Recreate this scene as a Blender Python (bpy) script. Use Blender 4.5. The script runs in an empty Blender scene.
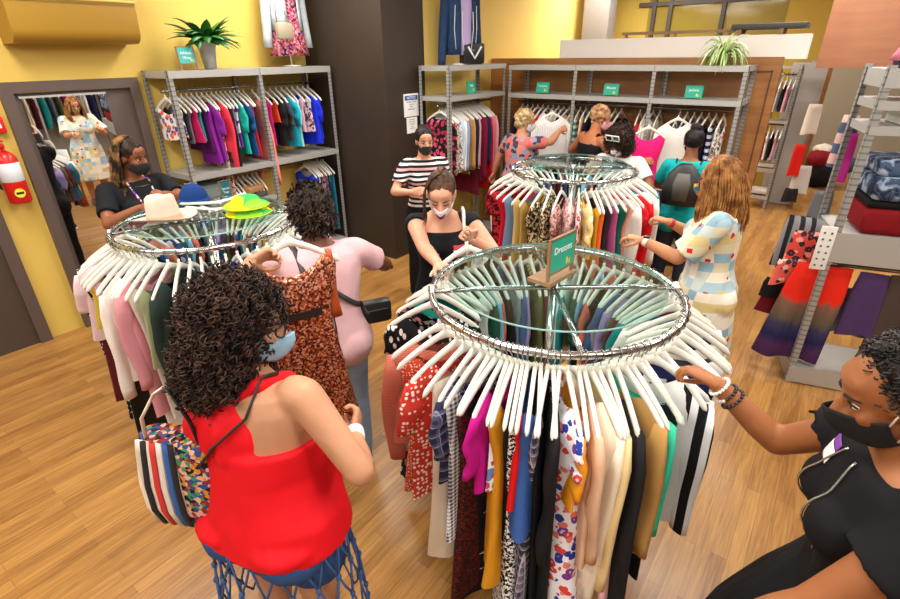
import bpy, bmesh, math, random
import numpy as np
from mathutils import Vector, Matrix, Euler, Quaternion
rnd = random.Random(7)
SC = bpy.context.scene
COL = SC.collection
PI = math.pi
def lin(c):
    return c/12.92 if c <= .04045 else ((c+.055)/1.055)**2.4
def hx(s):
    s = s.lstrip('#')
    return tuple(lin(int(s[i:i+2], 16)/255) for i in (0, 2, 4)) + (1.,)
# ------------------------------------------------------------------ materials
class NT:
    def __init__(s, name):
        s.m = bpy.data.materials.new(name); s.m.use_nodes = True
        s.t = s.m.node_tree; s.b = s.t.nodes['Principled BSDF']
    def n(s, typ, **kw):
        nd = s.t.nodes.new(typ)
        for k, v in kw.items():
            if k.startswith('i_'):
                key = k[2:]; key = int(key) if key.isdigit() else key.replace('_', ' ')
                s.put(nd.inputs[key], v)
            else: setattr(nd, k, v)
        return nd
    def put(s, sock, v):
        if isinstance(v, bpy.types.NodeSocket): s.t.links.new(v, sock)
        elif isinstance(v, bpy.types.Node): s.t.links.new(v.outputs[0], sock)
        else: sock.default_value = v
    def math(s, op, a, b=None, c=None):
        nd = s.t.nodes.new('ShaderNodeMath'); nd.operation = op
        s.put(nd.inputs[0], a)
        if b is not None: s.put(nd.inputs[1], b)
        if c is not None: s.put(nd.inputs[2], c)
        return nd.outputs[0]
    def mix(s, f, a, b):
        nd = s.t.nodes.new('ShaderNodeMix'); nd.data_type = 'RGBA'
        s.put(nd.inputs[0], f); s.put(nd.inputs[6], a); s.put(nd.inputs[7], b)
        return nd.outputs[2]
    def coord(s, scale=(1, 1, 1), rot=(0, 0, 0), loc=(0, 0, 0), kind='Object'):
        tc = s.n('ShaderNodeTexCoord'); mp = s.n('ShaderNodeMapping')
        s.put(mp.inputs[0], tc.outputs[kind]); mp.inputs['Scale'].default_value = scale
        mp.inputs['Rotation'].default_value = rot; mp.inputs['Location'].default_value = loc
        return mp.outputs[0]
    def ramp(s, f, cols, pos=None, const=True):
        nd = s.n('ShaderNodeValToRGB'); s.put(nd.inputs[0], f)
        r = nd.color_ramp; r.interpolation = 'CONSTANT' if const else 'LINEAR'
        k = len(cols); pos = pos or ([i/k for i in range(k)] if const else [i/max(1, k-1) for i in range(k)])
        while len(r.elements) < k: r.elements.new(1)
        for e, c, p in zip(r.elements, cols, pos): e.position = p; e.color = c
        return nd.outputs[0]
    def bump(s, h, strength=.3, dist=.01):
        nd = s.n('ShaderNodeBump'); nd.inputs['Strength'].default_value = strength
        nd.inputs['Distance'].default_value = dist; s.put(nd.inputs['Height'], h)
        s.put(s.b.inputs['Normal'], nd.outputs[0])
    def noise(s, vec, scale, detail=3, dist=0):
        nd = s.n('ShaderNodeTexNoise'); s.put(nd.inputs['Vector'], vec)
        nd.inputs['Scale'].default_value = scale; nd.inputs['Detail'].default_value = detail
        nd.inputs['Distortion'].default_value = dist
        return nd.outputs[0]
    def voro(s, vec, scale, feature='F1', rand=1):
        nd = s.n('ShaderNodeTexVoronoi'); nd.feature = feature; s.put(nd.inputs['Vector'], vec)
        nd.inputs['Scale'].default_value = scale; nd.inputs['Randomness'].default_value = rand
        return nd
    def done(s, col=None, rough=None, metal=None, spec=None):
        if col is not None: s.put(s.b.inputs['Base Color'], col)
        if rough is not None: s.put(s.b.inputs['Roughness'], rough)
        if metal is not None: s.put(s.b.inputs['Metallic'], metal)
        if spec is not None: s.b.inputs['Specular IOR Level'].default_value = spec
        return s.m
MC = {}
def solid(h, rough=.55, metal=0, spec=None, var=.0, bump=0, bscale=60):
    k = ('solid', h, rough, metal, spec, var, bump, bscale)
    if k in MC: return MC[k]
    s = NT('paint_'+h.strip('#')); c = hx(h)
    col = c
    if var or bump:
        v = s.coord(); nz = s.noise(v, bscale)
        if var:
            d = tuple(x*(1-var) for x in c[:3])+(1,); l = tuple(min(1, x*(1+var)) for x in c[:3])+(1,)
            col = s.ramp(nz, [d, l], [.3, .7], False)
        if bump: s.bump(nz, bump, .004)
    MC[k] = s.done(col, rough, metal, spec); return MC[k]
def fab(kind, *hs, sc=1., rot=0., rough=.85):
    """woven fabric: kind of print, its colours, then scale, rotation and roughness"""
    num = [h for h in hs if not isinstance(h, str)]; hs = tuple(h for h in hs if isinstance(h, str))
    if num: sc = num[0]
    if len(num) > 1: rot = num[1]
    if len(num) > 2: rough = num[2]
    k = ('fab', kind, hs, sc, rot, rough)
    if k in MC: return MC[k]
    s = NT('fabric_'+kind); C = [hx(h) for h in hs]
    v0 = s.coord(); v = s.coord(rot=(0, rot, 0))
    wr = s.noise(s.coord(scale=(1, 1, .35)), 14, 2)
    sp = s.n('ShaderNodeSeparateXYZ'); s.put(sp.inputs[0], v)
    X, Y, Z = sp.outputs
    XY = s.math('ADD', X, s.math('MULTIPLY', Y, .7))
    st = lambda a, fq, duty: s.math('LESS_THAN', s.math('FRACT', s.math('MULTIPLY', a, fq*sc)), duty)
    if kind == 'solid': col = C[0]
    elif kind == 'stripe': col = s.mix(st(Z, 18, .5), C[0], C[1])
    elif kind == 'vstripe': col = s.mix(st(XY, 30, .45), C[0], C[1])
    elif kind == 'multistripe':
        col = s.ramp(s.math('FRACT', s.math('MULTIPLY', Z, 5*sc)), C)
    elif kind == 'check':
        col = s.mix(s.math('MULTIPLY', s.math('ADD', st(Z, 60, .5), st(XY, 60, .5)), .5), C[0], C[1])
    elif kind == 'plaid':
        col = s.mix(s.math('MULTIPLY', s.math('ADD', st(Z, 16, .35), st(XY, 16, .35)), .5), C[0], C[1])
        if len(C) > 2: col = s.mix(s.math('MAXIMUM', st(Z, 16, .08), st(XY, 16, .08)), col, C[2])
    elif kind == 'dots':
        vo = s.voro(v, 30*sc, rand=.6); col = s.mix(s.math('LESS_THAN', vo.outputs[0], .33), C[0], C[1])
    elif kind == 'stars':
        vo = s.voro(v, 16*sc, rand=1); vo.distance = 'MINKOWSKI'; vo.inputs['Exponent'].default_value = .5
        col = s.mix(s.math('LESS_THAN', vo.outputs[0], .5), C[0], C[1])
    elif kind == 'leaf':
        vl = s.coord(scale=(1, 1, .5), rot=(0, .7, .3)); vo = s.voro(vl, 34*sc, rand=.75)
        col = s.mix(s.math('LESS_THAN', vo.outputs[0], .34), C[0], C[1])
    elif kind in ('floral', 'blotch'):
        vd = s.n('ShaderNodeVectorMath', operation='ADD'); s.put(vd.inputs[0], v)
        nz = s.n('ShaderNodeTexNoise'); s.put(nz.inputs['Vector'], v); nz.inputs['Scale'].default_value = 26*sc
        sc2 = s.n('ShaderNodeVectorMath', operation='SCALE'); s.put(sc2.inputs[0], nz.outputs['Color']); sc2.inputs['Scale'].default_value = .03/sc
        s.put(vd.inputs[1], sc2.outputs[0])
        vo = s.voro(vd.outputs[0], (17 if kind == 'floral' else 24)*sc)
        sr = s.n('ShaderNodeSeparateColor'); s.put(sr.inputs[0], vo.outputs['Color'])
        cc = s.ramp(sr.outputs[0], C[1:])
        if kind == 'floral':
            cen = s.math('LESS_THAN', vo.outputs[0], .16)
            cc = s.mix(s.math('MULTIPLY', cen, .6), cc, C[0])
            col = s.mix(s.math('LESS_THAN', vo.outputs[0], .5), C[0], cc)
        else: col = cc
    elif kind == 'leopard':
        col = s.mix(s.math('GREATER_THAN', s.noise(v, 45*sc, 2, 1.2), .52), C[0], C[1])
    elif kind == 'speckle':
        col = s.mix(s.math('GREATER_THAN', s.noise(v, 110*sc, 2, .5), .5), C[0], C[1])
    elif kind == 'camo':
        col = s.ramp(s.noise(v, 9*sc, 2, .8), C, [0, .42, .52, .6][:len(C)])
    elif kind == 'sequin':
        vo = s.voro(v, 130*sc, rand=.5)
        sr = s.n('ShaderNodeSeparateColor'); s.put(sr.inputs[0], vo.outputs['Color'])
        col = s.ramp(sr.outputs[0], C); s.put(s.b.inputs['Metallic'], .55)
        nm = s.n('ShaderNodeBump'); nm.inputs['Strength'].default_value = .9; nm.inputs['Distance'].default_value = .01
        s.put(nm.inputs['Height'], s.math('MULTIPLY', sr.outputs[1], 1)); s.put(s.b.inputs['Normal'], nm.outputs[0])
        MC[k] = s.done(col, .32); return MC[k]
    elif kind == 'bands':      # colours from hem to waist over 1 m of height, soft dip-dye edges
        zz = s.math('ADD', Z, s.math('MULTIPLY', s.math('SUBTRACT', s.noise(s.coord(scale=(1, 1, .15)), 30), .5), .14))
        pos = [-1., -.62, -.5, -.28, -.24]
        mp = s.n('ShaderNodeMapRange'); s.put(mp.inputs[0], zz); mp.inputs[1].default_value = -.84; mp.inputs[2].default_value = .0
        col = s.ramp(mp.outputs[0], C, [.0, .2, .27, .40, .46, .62, .68][:len(C)], False)
    elif kind == 'patch':
        ck = lambda f, a: s.math('FLOOR', s.math('MULTIPLY', a, f*sc))
        cb = s.n('ShaderNodeCombineXYZ'); s.put(cb.inputs[0], ck(8, XY)); s.put(cb.inputs[1], ck(8, Z))
        wn = s.n('ShaderNodeTexWhiteNoise'); wn.noise_dimensions = '2D'; s.put(wn.inputs['Vector'], cb.outputs[0])
        col = s.ramp(wn.outputs[0], C)
        vo = s.voro(s.coord(rot=(0, .6, 0)), 4.2*sc, rand=.35); vo.distance = 'CHEBYCHEV'
        col = s.mix(s.math('LESS_THAN', vo.outputs[0], .13), col, hx('#d0202a'))
    elif kind == 'knit':
        col = s.mix(st(Z, 120, .5), C[0], tuple(x*.72 for x in C[0][:3])+(1,))
    elif kind == 'denim':
        col = s.mix(s.noise(v, 18, 4), C[0], C[1])
    else: raise ValueError(kind)
    if kind in ('knit',): s.bump(s.math('MULTIPLY', st(Z, 120, .5), .5), .4, .004)
    else: s.bump(wr, .25, .03)
    MC[k] = s.done(col, rough, spec=.2); return MC[k]
# ------------------------------------------------------------------ meshes
class MB:
    def __init__(s): s.v = []; s.f = []
    def add(s, vs, fs):
        o = len(s.v); s.v += [tuple(v) for v in vs]; s.f += [tuple(i+o for i in f) for f in fs]; return s
    def box(s, c, size, rot=None, bev=0):
        x, y, z = (d/2 for d in size)
        if bev:
            b = min(bev, x*.9, y*.9, z*.9); vs = []
            bm = bmesh.new(); bmesh.ops.create_cube(bm, size=1)
            for v in bm.verts: v.co = Vector((v.co.x*2*x, v.co.y*2*y, v.co.z*2*z))
            bmesh.ops.bevel(bm, geom=bm.edges[:], offset=b, segments=2, profile=.6, affect='EDGES')
            bm.verts.index_update(); vs = [v.co.copy() for v in bm.verts]; fs = [[v.index for v in f.verts] for f in bm.faces]; bm.free()
        else:
            vs = [Vector((sx*x, sy*y, sz*z)) for sx in (-1, 1) for sy in (-1, 1) for sz in (-1, 1)]
            fs = [(0, 1, 3, 2), (4, 6, 7, 5), (0, 4, 5, 1), (2, 3, 7, 6), (0, 2, 6, 4), (1, 5, 7, 3)]
        M = Matrix.Translation(c) @ (Euler(rot).to_matrix().to_4x4() if rot else Matrix())
        return s.add([M @ v for v in vs], fs)
    def tube(s, pts, r, n=8, closed=False, cap=True, flat=1.):
        pts = [Vector(p) for p in pts]; k = len(pts)
        R = r if isinstance(r, (list, tuple)) else [r]*k
        vs = []; fs = []; up = None
        for i, p in enumerate(pts):
            a = pts[(i-1) % k] if (closed or i > 0) else p; b = pts[(i+1) % k] if (closed or i < k-1) else p
            t = (b-a)
            if t.length < 1e-9: t = Vector((0, 0, 1))
            t.normalize()
            if up is None:
                up = Vector((0, 0, 1)) if abs(t.z) < .9 else Vector((1, 0, 0))
            sd = t.cross(up)
            if sd.length < 1e-6: sd = t.cross(Vector((0, 1, 0)))
            sd.normalize(); up = sd.cross(t).normalized()
            for j in range(n):
                an = 2*PI*j/n; vs.append(p + sd*(math.cos(an)*R[i]) + up*(math.sin(an)*R[i]*flat))
        m = k if closed else k-1
        for i in range(m):
            for j in range(n):
                a, b = i*n+j, i*n+(j+1) % n; c, d = ((i+1) % k)*n+(j+1) % n, ((i+1) % k)*n+j
                fs.append((a, b, c, d))
        if cap and not closed: fs.append(tuple(range(n))[::-1]); fs.append(tuple((k-1)*n+j for j in range(n)))
        return s.add(vs, fs)
    def loft(s, secs, n=20, cap=True, p=2.0):
        """secs: (centre, half x, half y, x axis, y axis)"""
        vs = []; fs = []
        for c, rx, ry, ax, ay in secs:
            for j in range(n):
                a = 2*PI*j/n; ca, sa = math.cos(a), math.sin(a)
                x = math.copysign(abs(ca)**(2/p), ca)*rx; y = math.copysign(abs(sa)**(2/p), sa)*ry
                vs.append(Vector(c)+Vector(ax)*x+Vector(ay)*y)
        k = len(secs)
        for i in range(k-1):
            for j in range(n): fs.append((i*n+j, i*n+(j+1) % n, (i+1)*n+(j+1) % n, (i+1)*n+j))
        if cap: fs.append(tuple(range(n))[::-1]); fs.append(tuple((k-1)*n+j for j in range(n)))
        return s.add(vs, fs)
    def vloft(s, secs, n=20, cap=True, p=2.0):   # secs: (z, hx, hy, cx, cy)
        return s.loft([((q[3] if len(q) > 3 else 0, q[4] if len(q) > 4 else 0, q[0]), q[1], q[2], (1, 0, 0), (0, 1, 0)) for q in secs], n, cap, p)
    def ell(s, c, r, M=None, n=14, m=10):
        vs = []; fs = []; M = M or Matrix.Identity(3)
        r = (r, r, r) if not isinstance(r, (tuple, list)) else r
        for i in range(m+1):
            ph = PI*i/m
            for j in range(n):
                th = 2*PI*j/n
                vs.append(Vector(c)+M @ Vector((r[0]*math.sin(ph)*math.cos(th), r[1]*math.sin(ph)*math.sin(th), r[2]*math.cos(ph))))
        for i in range(m):
            for j in range(n): fs.append((i*n+j, (i+1)*n+j, (i+1)*n+(j+1) % n, i*n+(j+1) % n))
        return s.add(vs, fs)
    def cap(s, p0, r0, p1, r1, n=14):     # tapered capsule
        p0 = Vector(p0); p1 = Vector(p1); d = (p1-p0); L = d.length
        d = d.normalized() if L > 1e-6 else Vector((0, 0, 1))
        q = Vector((0, 0, 1)).rotation_difference(d)
        prof = [(-math.cos(a)*r0, math.sin(a)*r0) for a in np.linspace(.05, PI/2, 4)] + [(L+math.sin(a)*r1, math.cos(a)*r1) for a in np.linspace(0, PI/2-.05, 4)]
        secs = [(p0+d*z, r, r, q @ Vector((1, 0, 0)), q @ Vector((0, 1, 0))) for z, r in prof]
        return s.loft(secs, n)
    def lathe(s, prof, n=24, c=(0, 0, 0), cap=False):
        return s.loft([((c[0], c[1], c[2]+z), r, r, (1, 0, 0), (0, 1, 0)) for r, z in prof], n, cap)
    def build(s, name, mat, parent=None, smooth=True, loc=None, rotz=None):
        me = bpy.data.meshes.new(name); me.from_pydata(s.v, [], s.f); me.update()
        return link(name, me, mat, parent, smooth, loc, rotz)
def link(name, me, mat, parent=None, smooth=True, loc=None, rotz=None):
    if mat is not None:
        me.materials.clear()
        for m in (mat if isinstance(mat, (list, tuple)) else [mat]): me.materials.append(m)
    if smooth:
        me.polygons.foreach_set('use_smooth', [True]*len(me.polygons))
        if smooth == 'auto': me.set_sharp_from_angle(angle=.7)
    o = bpy.data.objects.new(name, me); COL.objects.link(o); o.parent = parent
    if loc is not None: o.location = loc
    if rotz is not None: o.rotation_euler = (0, 0, rotz)
    return o
def fuse(mb, voxel=.01, smooth=6, fac=.5):
    """one continuous skin over overlapping pieces"""
    me = bpy.data.meshes.new('tmp'); me.from_pydata(mb.v, [], mb.f); me.update()
    bm = bmesh.new(); bm.from_mesh(me); bmesh.ops.recalc_face_normals(bm, faces=bm.faces); bm.to_mesh(me); bm.free()
    o = bpy.data.objects.new('tmp', me); COL.objects.link(o)
    r = o.modifiers.new('r', 'REMESH'); r.mode = 'VOXEL'; r.voxel_size = voxel
    if smooth:
        q = o.modifiers.new('s', 'SMOOTH'); q.iterations = smooth; q.factor = fac
    dg = bpy.context.evaluated_depsgraph_get()
    out = bpy.data.meshes.new_from_object(o.evaluated_get(dg))
    bpy.data.objects.remove(o); bpy.data.meshes.remove(me)
    return out
def empty(name, loc=(0, 0, 0), rz=0):
    o = bpy.data.objects.new(name, None); COL.objects.link(o); o.location = loc; o.rotation_euler = (0, 0, rz)
    o.empty_display_size = .1
    return o
LABELS = set()
def tag(o, label, cat, group=None, kind=None):
    o['label'] = label; o['category'] = cat
    if group: o['group'] = group
    if kind: o['kind'] = kind
    return o
def struct(o): o['kind'] = 'structure'; return o
def thing(name, label, cat, loc=(0, 0, 0), rz=0, group=None):
    return tag(empty(name, loc, rz), label, cat, group)
def text_mesh(txt, size):
    cu = bpy.data.curves.new('t', 'FONT'); cu.body = txt; cu.size = size; cu.align_x = 'CENTER'; cu.align_y = 'CENTER'; cu.extrude = .0006
    o = bpy.data.objects.new('t', cu); COL.objects.link(o)
    dg = bpy.context.evaluated_depsgraph_get(); me = bpy.data.meshes.new_from_object(o.evaluated_get(dg))
    bpy.data.objects.remove(o); bpy.data.curves.remove(cu)
    return me
def lettering(name, txt, size, mat, parent, loc, rot):
    o = link(name, text_mesh(txt, size), mat, parent, False); o.location = loc; o.rotation_euler = rot
    return o
# ------------------------------------------------------------------ camera, light
def make_camera():
    f, roll, pitch, yaw = 505., math.atan(13/1016), math.radians(26.), math.radians(37.)
    F0 = Vector((-math.sin(yaw), math.cos(yaw), 0)); R = Vector((math.cos(yaw), math.sin(yaw), 0)); U = Vector((0, 0, 1))
    Fw = F0*math.cos(pitch)-U*math.sin(pitch); Up = F0*math.sin(pitch)+U*math.cos(pitch)
    c, s = math.cos(roll), math.sin(roll)
    X = R*c-Up*s; Y = R*s+Up*c; Z = -Fw
    cam = bpy.data.cameras.new('camera'); cam.sensor_width = 36; cam.lens = f/900*36; cam.clip_start = .05
    o = bpy.data.objects.new('camera', cam); COL.objects.link(o)
    M = Matrix((X, Y, Z)).transposed().to_4x4(); M.translation = (0, 0, 2.25); o.matrix_world = M
    SC.camera = o
make_camera()
vs = SC.view_settings; vs.view_transform = 'Standard'; vs.look = 'None'; vs.gamma = 1; vs.use_curve_mapping = False; vs.exposure = .12
W = bpy.data.worlds.new('world'); SC.world = W; W.use_nodes = True
W.node_tree.nodes['Background'].inputs[0].default_value = (1, .97, .93, 1); W.node_tree.nodes['Background'].inputs[1].default_value = .45
CEIL = 3.4
housing = solid('#e8e6e0', .5)
em = NT('lamp_diffuser'); em.b.inputs['Emission Color'].default_value = (1, .96, .88, 1); em.b.inputs['Emission Strength'].default_value = 6; diffuser = em.done(hx('#ffffff'), .5)
nl = 0
LAMPS = [(x, y) for x in (-3.7, -1.2, 1.2) for y in (-1.2, 1.0)]+[(-4.2, 3.3), (-2.4, 3.7), (-.5, 4.3), (1.3, 3.3), (1.0, 5.8), (-2.6, 8.2), (-.4, 7.2), (-3.2, 8.4), (-1.2, 10.9), (1.2, 9.6), (-3.6, 10.9)]
for lx, ly in LAMPS:
    if True:
        t = thing('ceiling_light', 'flat white rectangular ceiling lamp above the shop floor', 'ceiling light', (lx, ly, CEIL), 0, 'ceiling lamps above the shop floor')
        MB().box((0, 0, -.03), (1.24, .34, .06)).build('housing', housing, t, False)
        MB().box((0, 0, -.065), (1.18, .28, .012)).build('diffuser', diffuser, t, False)
        L = bpy.data.lights.new('lamp_light', 'AREA'); L.shape = 'RECTANGLE'; L.size = 1.2; L.size_y = .5; L.energy = 42; L.color = (1, .97, .93)
        lo = bpy.data.objects.new('lamp_light', L); COL.objects.link(lo); lo.parent = t; lo.location = (0, 0, -.08)
# ------------------------------------------------------------------ setting
def floor_mat():
    s = NT('oak_planks'); v = s.coord(rot=(0, 0, PI/2))
    bt = s.n('ShaderNodeTexBrick'); s.put(bt.inputs['Vector'], v); bt.offset = .37; bt.offset_frequency = 2
    bt.inputs['Color1'].default_value = hx('#85592a'); bt.inputs['Color2'].default_value = hx('#c4924e')
    bt.inputs['Mortar'].default_value = hx('#6a4520'); bt.inputs['Scale'].default_value = 1
    bt.inputs['Mortar Size'].default_value = .0016; bt.inputs['Brick Width'].default_value = .9; bt.inputs['Row Height'].default_value = .072
    g = s.noise(s.coord(scale=(26, 1.3, 1)), 3.2, 5, .6)
    g2 = s.noise(s.coord(scale=(9, .8, 1)), 1.3, 3)
    c = s.mix(.42, bt.outputs[0], s.ramp(g, [hx('#5a3816'), hx('#a06d34'), hx('#cc9c58')], [.34, .5, .68], False))
    c = s.mix(.25, c, s.ramp(g2, [hx('#84582a'), hx('#c08e4e')], [.35, .65], False))
    s.bump(bt.outputs[1], -.15, .004)
    return s.done(c, .33)
yellow = solid('#d4b455', .7, var=.02, bscale=2); yellow2 = solid('#dcbb5e', .75, var=.02, bscale=2); olive = solid('#b5983c', .75)
dkbrown = solid('#4c4038', .45); frame_m = solid('#5a4c45', .45); white_p = solid('#ece5dd', .7); colm = solid('#33281f', .5, var=.08, bscale=3)
st = struct
st(MB().box((-.8, 5, -.05), (10.4, 18, .1)).build('floor', floor_mat(), smooth=False))
st(MB().box((-.8, 5, CEIL+.05), (10.4, 18, .1)).build('ceiling', solid('#e4ded0', .9), smooth=False))
st(MB().box((-5.32, .1, CEIL/2), (.2, 8.2, CEIL)).build('wall_left', yellow, smooth=False))
st(MB().box((-4.1, 8.95, CEIL/2), (.16, 8.3, CEIL)).build('wall_left_rear', yellow2, smooth=False))
st(MB().box((-4.61, 4.53, CEIL/2), (1.26, .66, CEIL)).build('wall_column', colm, smooth=False))
st(MB().box((3.9, 5, CEIL/2), (.2, 18, CEIL)).build('wall_right', solid('#7c7264', .8), smooth=False))
st(MB().box((-.8, 12.6, CEIL/2), (10.4, .2, CEIL)).build('wall_back', solid('#a39a88', .8), smooth=False))
# partition of stained wood, white half wall above it, yellow wall and grey pillar beyond
def wood_mat(a, b):
    s = NT('stained_wood'); n = s.noise(s.coord(scale=(1, 1, 9)), 2.2, 5, .6)
    w = s.noise(s.coord(scale=(3, 3, .6)), 1.5, 2)
    return s.done(s.mix(.4, s.ramp(n, [hx(a), hx(b)], [.35, .65], False), s.ramp(w, [hx(a), hx(b)], [.3, .7], False)), .45)
brownwood = wood_mat('#8a5828', '#a87038')
st(MB().box((-2.34, 6.36, 1.09), (3.38, .08, 2.18)).build('wall_partition', brownwood, smooth=False))
tr = MB(); tr.box((-.72, 6.315, 1.06), (.012, .012, 2.0)); tr.box((-.86, 6.315, 2.05), (.3, .012, .012))
st(tr.build('trim_1', solid('#5a331a', .5), smooth=False))
st(MB().box((-1.78, 6.52, 2.27), (2.6, .22, .22)).build('wall_ledge', white_p, smooth=False))
st(MB().box((-4.0, 9.3, CEIL/2), (.5, .3, CEIL)).build('wall_pilaster', solid('#e6c060', .75), smooth=False))
st(MB().box((-2.6, 9.75, CEIL/2), (3.9, .12, CEIL)).box((.1, 9.75, 2.75), (1.5, .12, 1.3)).build('wall_rear_partition', olive, smooth=False))
t = st(MB().box((-3.62, 8.9, CEIL/2), (.42, .3, CEIL)).build('wall_pillar', solid('#77706a', .5), smooth=False))
st(MB().box((1.52, 8.15, 2.72), (3.98, .3, 1.36)).build('wall_soffit', wood_mat('#8d5a3c', '#9a6645'), smooth=False))
st(MB().box((-.37, 9.5, 1.05), (.05, .12, 2.12)).build('wall_brown_return', brownwood, smooth=False))
st(MB().box((-.62, 9.6, 1.04), (.46, .06, 2.06)).build('wall_grey_panel', solid('#b9b8b4', .6), smooth=False))
# dark mullions of the inner windows beyond the half wall
wn = empty('window_1', (0, 9.66, 0)); st(wn)
for x in (-3.0, -2.74, -1.95):
    MB().box((x, 0, 2.75), (.06, .06, 1.25)).build('mullion', solid('#3a3026', .5), wn, False)
MB().box((-2.3, .0, 2.93), (1.9, .05, .06)).build('mullion', solid('#3a3026', .5), wn, False)
gl = NT('window_glass'); gl.b.inputs['Transmission Weight'].default_value = 0; wglass = gl.done(hx('#8d7a35'), .08)
MB().box((-2.1, .03, 2.75), (2.0, .01, 1.2)).build('pane', wglass, wn, False)
# doors
d1 = empty('door_1', (-5.22, .99, 0)); st(d1)
MB().box((.02, -.04, 1.03), (.05, .09, 2.06)).box((.02, -.95, 1.03), (.05, .09, 2.06)).box((.021, -.495, 2.06), (.05, .86, .09)).build('door_frame', frame_m, d1, False)
MB().box((.0, -.495, 1.0), (.03, .84, 2.0)).build('door_leaf', dkbrown, d1, False)
d2 = empty('door_2', (-5.22, 1.26, 0)); st(d2)
MB().box((.025, .04, 1.045), (.06, .08, 2.09)).box((.025, .97, 1.045), (.06, .08, 2.09)).box((.026, .505, 2.05), (.06, .85, .08)).build('door_frame', frame_m, d2, False)
MB().box((.0, .505, 1.0), (.02, .86, 2.0)).build('door_leaf', solid('#5c4f49', .5), d2, False)
mm = NT('mirror'); mirror_m = mm.done((.93, .93, .93, 1), .01, 1)
mr = thing('wall_mirror', 'tall frameless mirror mounted on the dark door beside the fire extinguisher', 'mirror', (-5.205, 1.68, 0))
MB().box((.006, 0, 1.12), (.012, .6, 1.7)).build('mirror_glass', mirror_m, mr, False)
MB().box((.01, 0, 1.978), (.02, .62, .016)).build('top_clip_rail', solid('#d8d8d8', .3, .6), mr, False)
st(MB().box((-5.21, 3.3, .05), (.02, 1.9, .1)).build('baseboard_left', frame_m, smooth=False))
# wall unit: golden air curtain housing
goldm = solid('#a67f28', .42, .15)
ac = thing('air_curtain', 'gold painted wall unit with rounded lower edge high above the doors', 'wall unit', (-5.22, 1.4, 2.35))
prof = [(0, 0), (.2, 0)] + [(.2+.1*math.sin(a), .1-.1*math.cos(a)) for a in np.linspace(.15, PI/2, 8)] + [(.32, .3), (.3, .42), (0, .42)]
b = MB(); n = len(prof)
for y in (0, .88): b.v += [(x, y, z) for x, z in prof]
for i in range(n): b.f.append((i, (i+1) % n, n+(i+1) % n, n+i))
b.f += [tuple(range(n)), tuple(range(n, 2*n))[::-1]]
b.build('housing', goldm, ac, 'auto')
MB().box((.16, .44, .30), (.34, .9, .02), bev=.006).build('rim', solid('#d8b458', .4, .1), ac, 'auto')
MB().box((.322, .44, .28), (.006, .87, .012)).build('seam', solid('#8d6a1e', .5), ac, False)
# ------------------------------------------------------------------ metal shelving
def perf():
    s = NT('perforated_steel'); sp = s.n('ShaderNodeSeparateXYZ'); s.put(sp.inputs[0], s.coord())
    dz = s.math('ABSOLUTE', s.math('SUBTRACT', s.math('FRACT', s.math('MULTIPLY', sp.outputs[2], 26)), .5))
    c = s.mix(s.math('LESS_THAN', dz, .14), hx('#a2a29e'), hx('#7e7d7a'))
    return s.done(c, .42, .35)
steel = solid('#b4b3ae', .4, .35); perfm = perf(); railm = solid('#8b8b88', .25, .9); deckm = solid('#8e9090', .5, .3)
def shelving(name, label, loc, rz, bays, w, d, h, levels, rails=(), lips=.05, back_posts=True, posts=None):
    t = thing(name, label, 'shelving', loc, rz)
    for i in range(bays+1):
        if posts is not None and i not in posts: continue
        for y in ((0, d) if back_posts else (0,)):
            sx = -1 if i == bays else 1
            x = i*w + (sx*.02 if i in (0, bays) else 0)
            s2 = 1 if y == 0 else -1
            MB().box((x, y+s2*.002, h/2), (.042, .004, h)).box((x-sx*.019, y+s2*.019, h/2), (.004, .038, h)).build('upright', perfm, t, False)
    for z, lip in levels:
        for i in range(bays):
            MB().box((i*w+w/2, d/2, z-.006), (w-.03, d-.012, .01)).box((i*w+w/2, -.002, z-lip/2), (w-.012, .006, lip)).box((i*w+w/2, d+.002, z-lip/2), (w-.012, .006, lip)).box((i*w+.012, d/2, z-lip/2), (.006, d-.02, lip)).box((i*w+w-.012, d/2, z-lip/2), (.006, d-.02, lip)).build('shelf', steel, t, False)
    for x0, x1, y, z in rails:
        MB().tube([(x0, y, z), (x1, y, z)], .013, 10).build('hanging_rail', railm, t)
    return t
shelving('metal_shelving', 'grey two-bay steel shelving with clothes rails against the yellow wall', (-4.74, 2.33, 0), PI/2, 2, .905, .46, 2.14,
         [(2.14, .06), (1.25, .05), (.16, .05)], [(.03, 1.78, .24, 1.97), (.03, 1.78, .24, 1.14)])
MB().box((.45, .23, .885), (.86, .43, .02)).box((.45, .012, .875), (.86, .006, .04)).build('shelf', steel, bpy.data.objects['metal_shelving'], False)
shelving('metal_shelving', 'grey steel shelving bay beside the brown column, patterned tops hanging below', (-3.5, 4.68, 0), PI/2, 1, 1.16, .42, 2.13,
         [(2.13, .05), (1.82, .045), (.12, .05)], [(.03, 1.14, .2, 1.72)])
shelving('metal_shelving', 'grey three-bay steel shelving standing before the brown wood partition', (-3.46, 5.84, 0), 0, 3, .868, .46, 2.11,
         [(2.11, .05), (1.8, .05), (.12, .05)], [(.03, 2.58, .22, 1.69)])
shelving('metal_shelving', 'grey perforated steel shelving at right holding folded shorts', (.115, 4.02, 0), math.radians(14), 1, 1.5, .46, 2.16,
         [(2.14, .1), (1.97, .05), (1.83, .05), (1.17, .2), (.14, .13)], [(.05, 1.45, .1, .92)])
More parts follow.
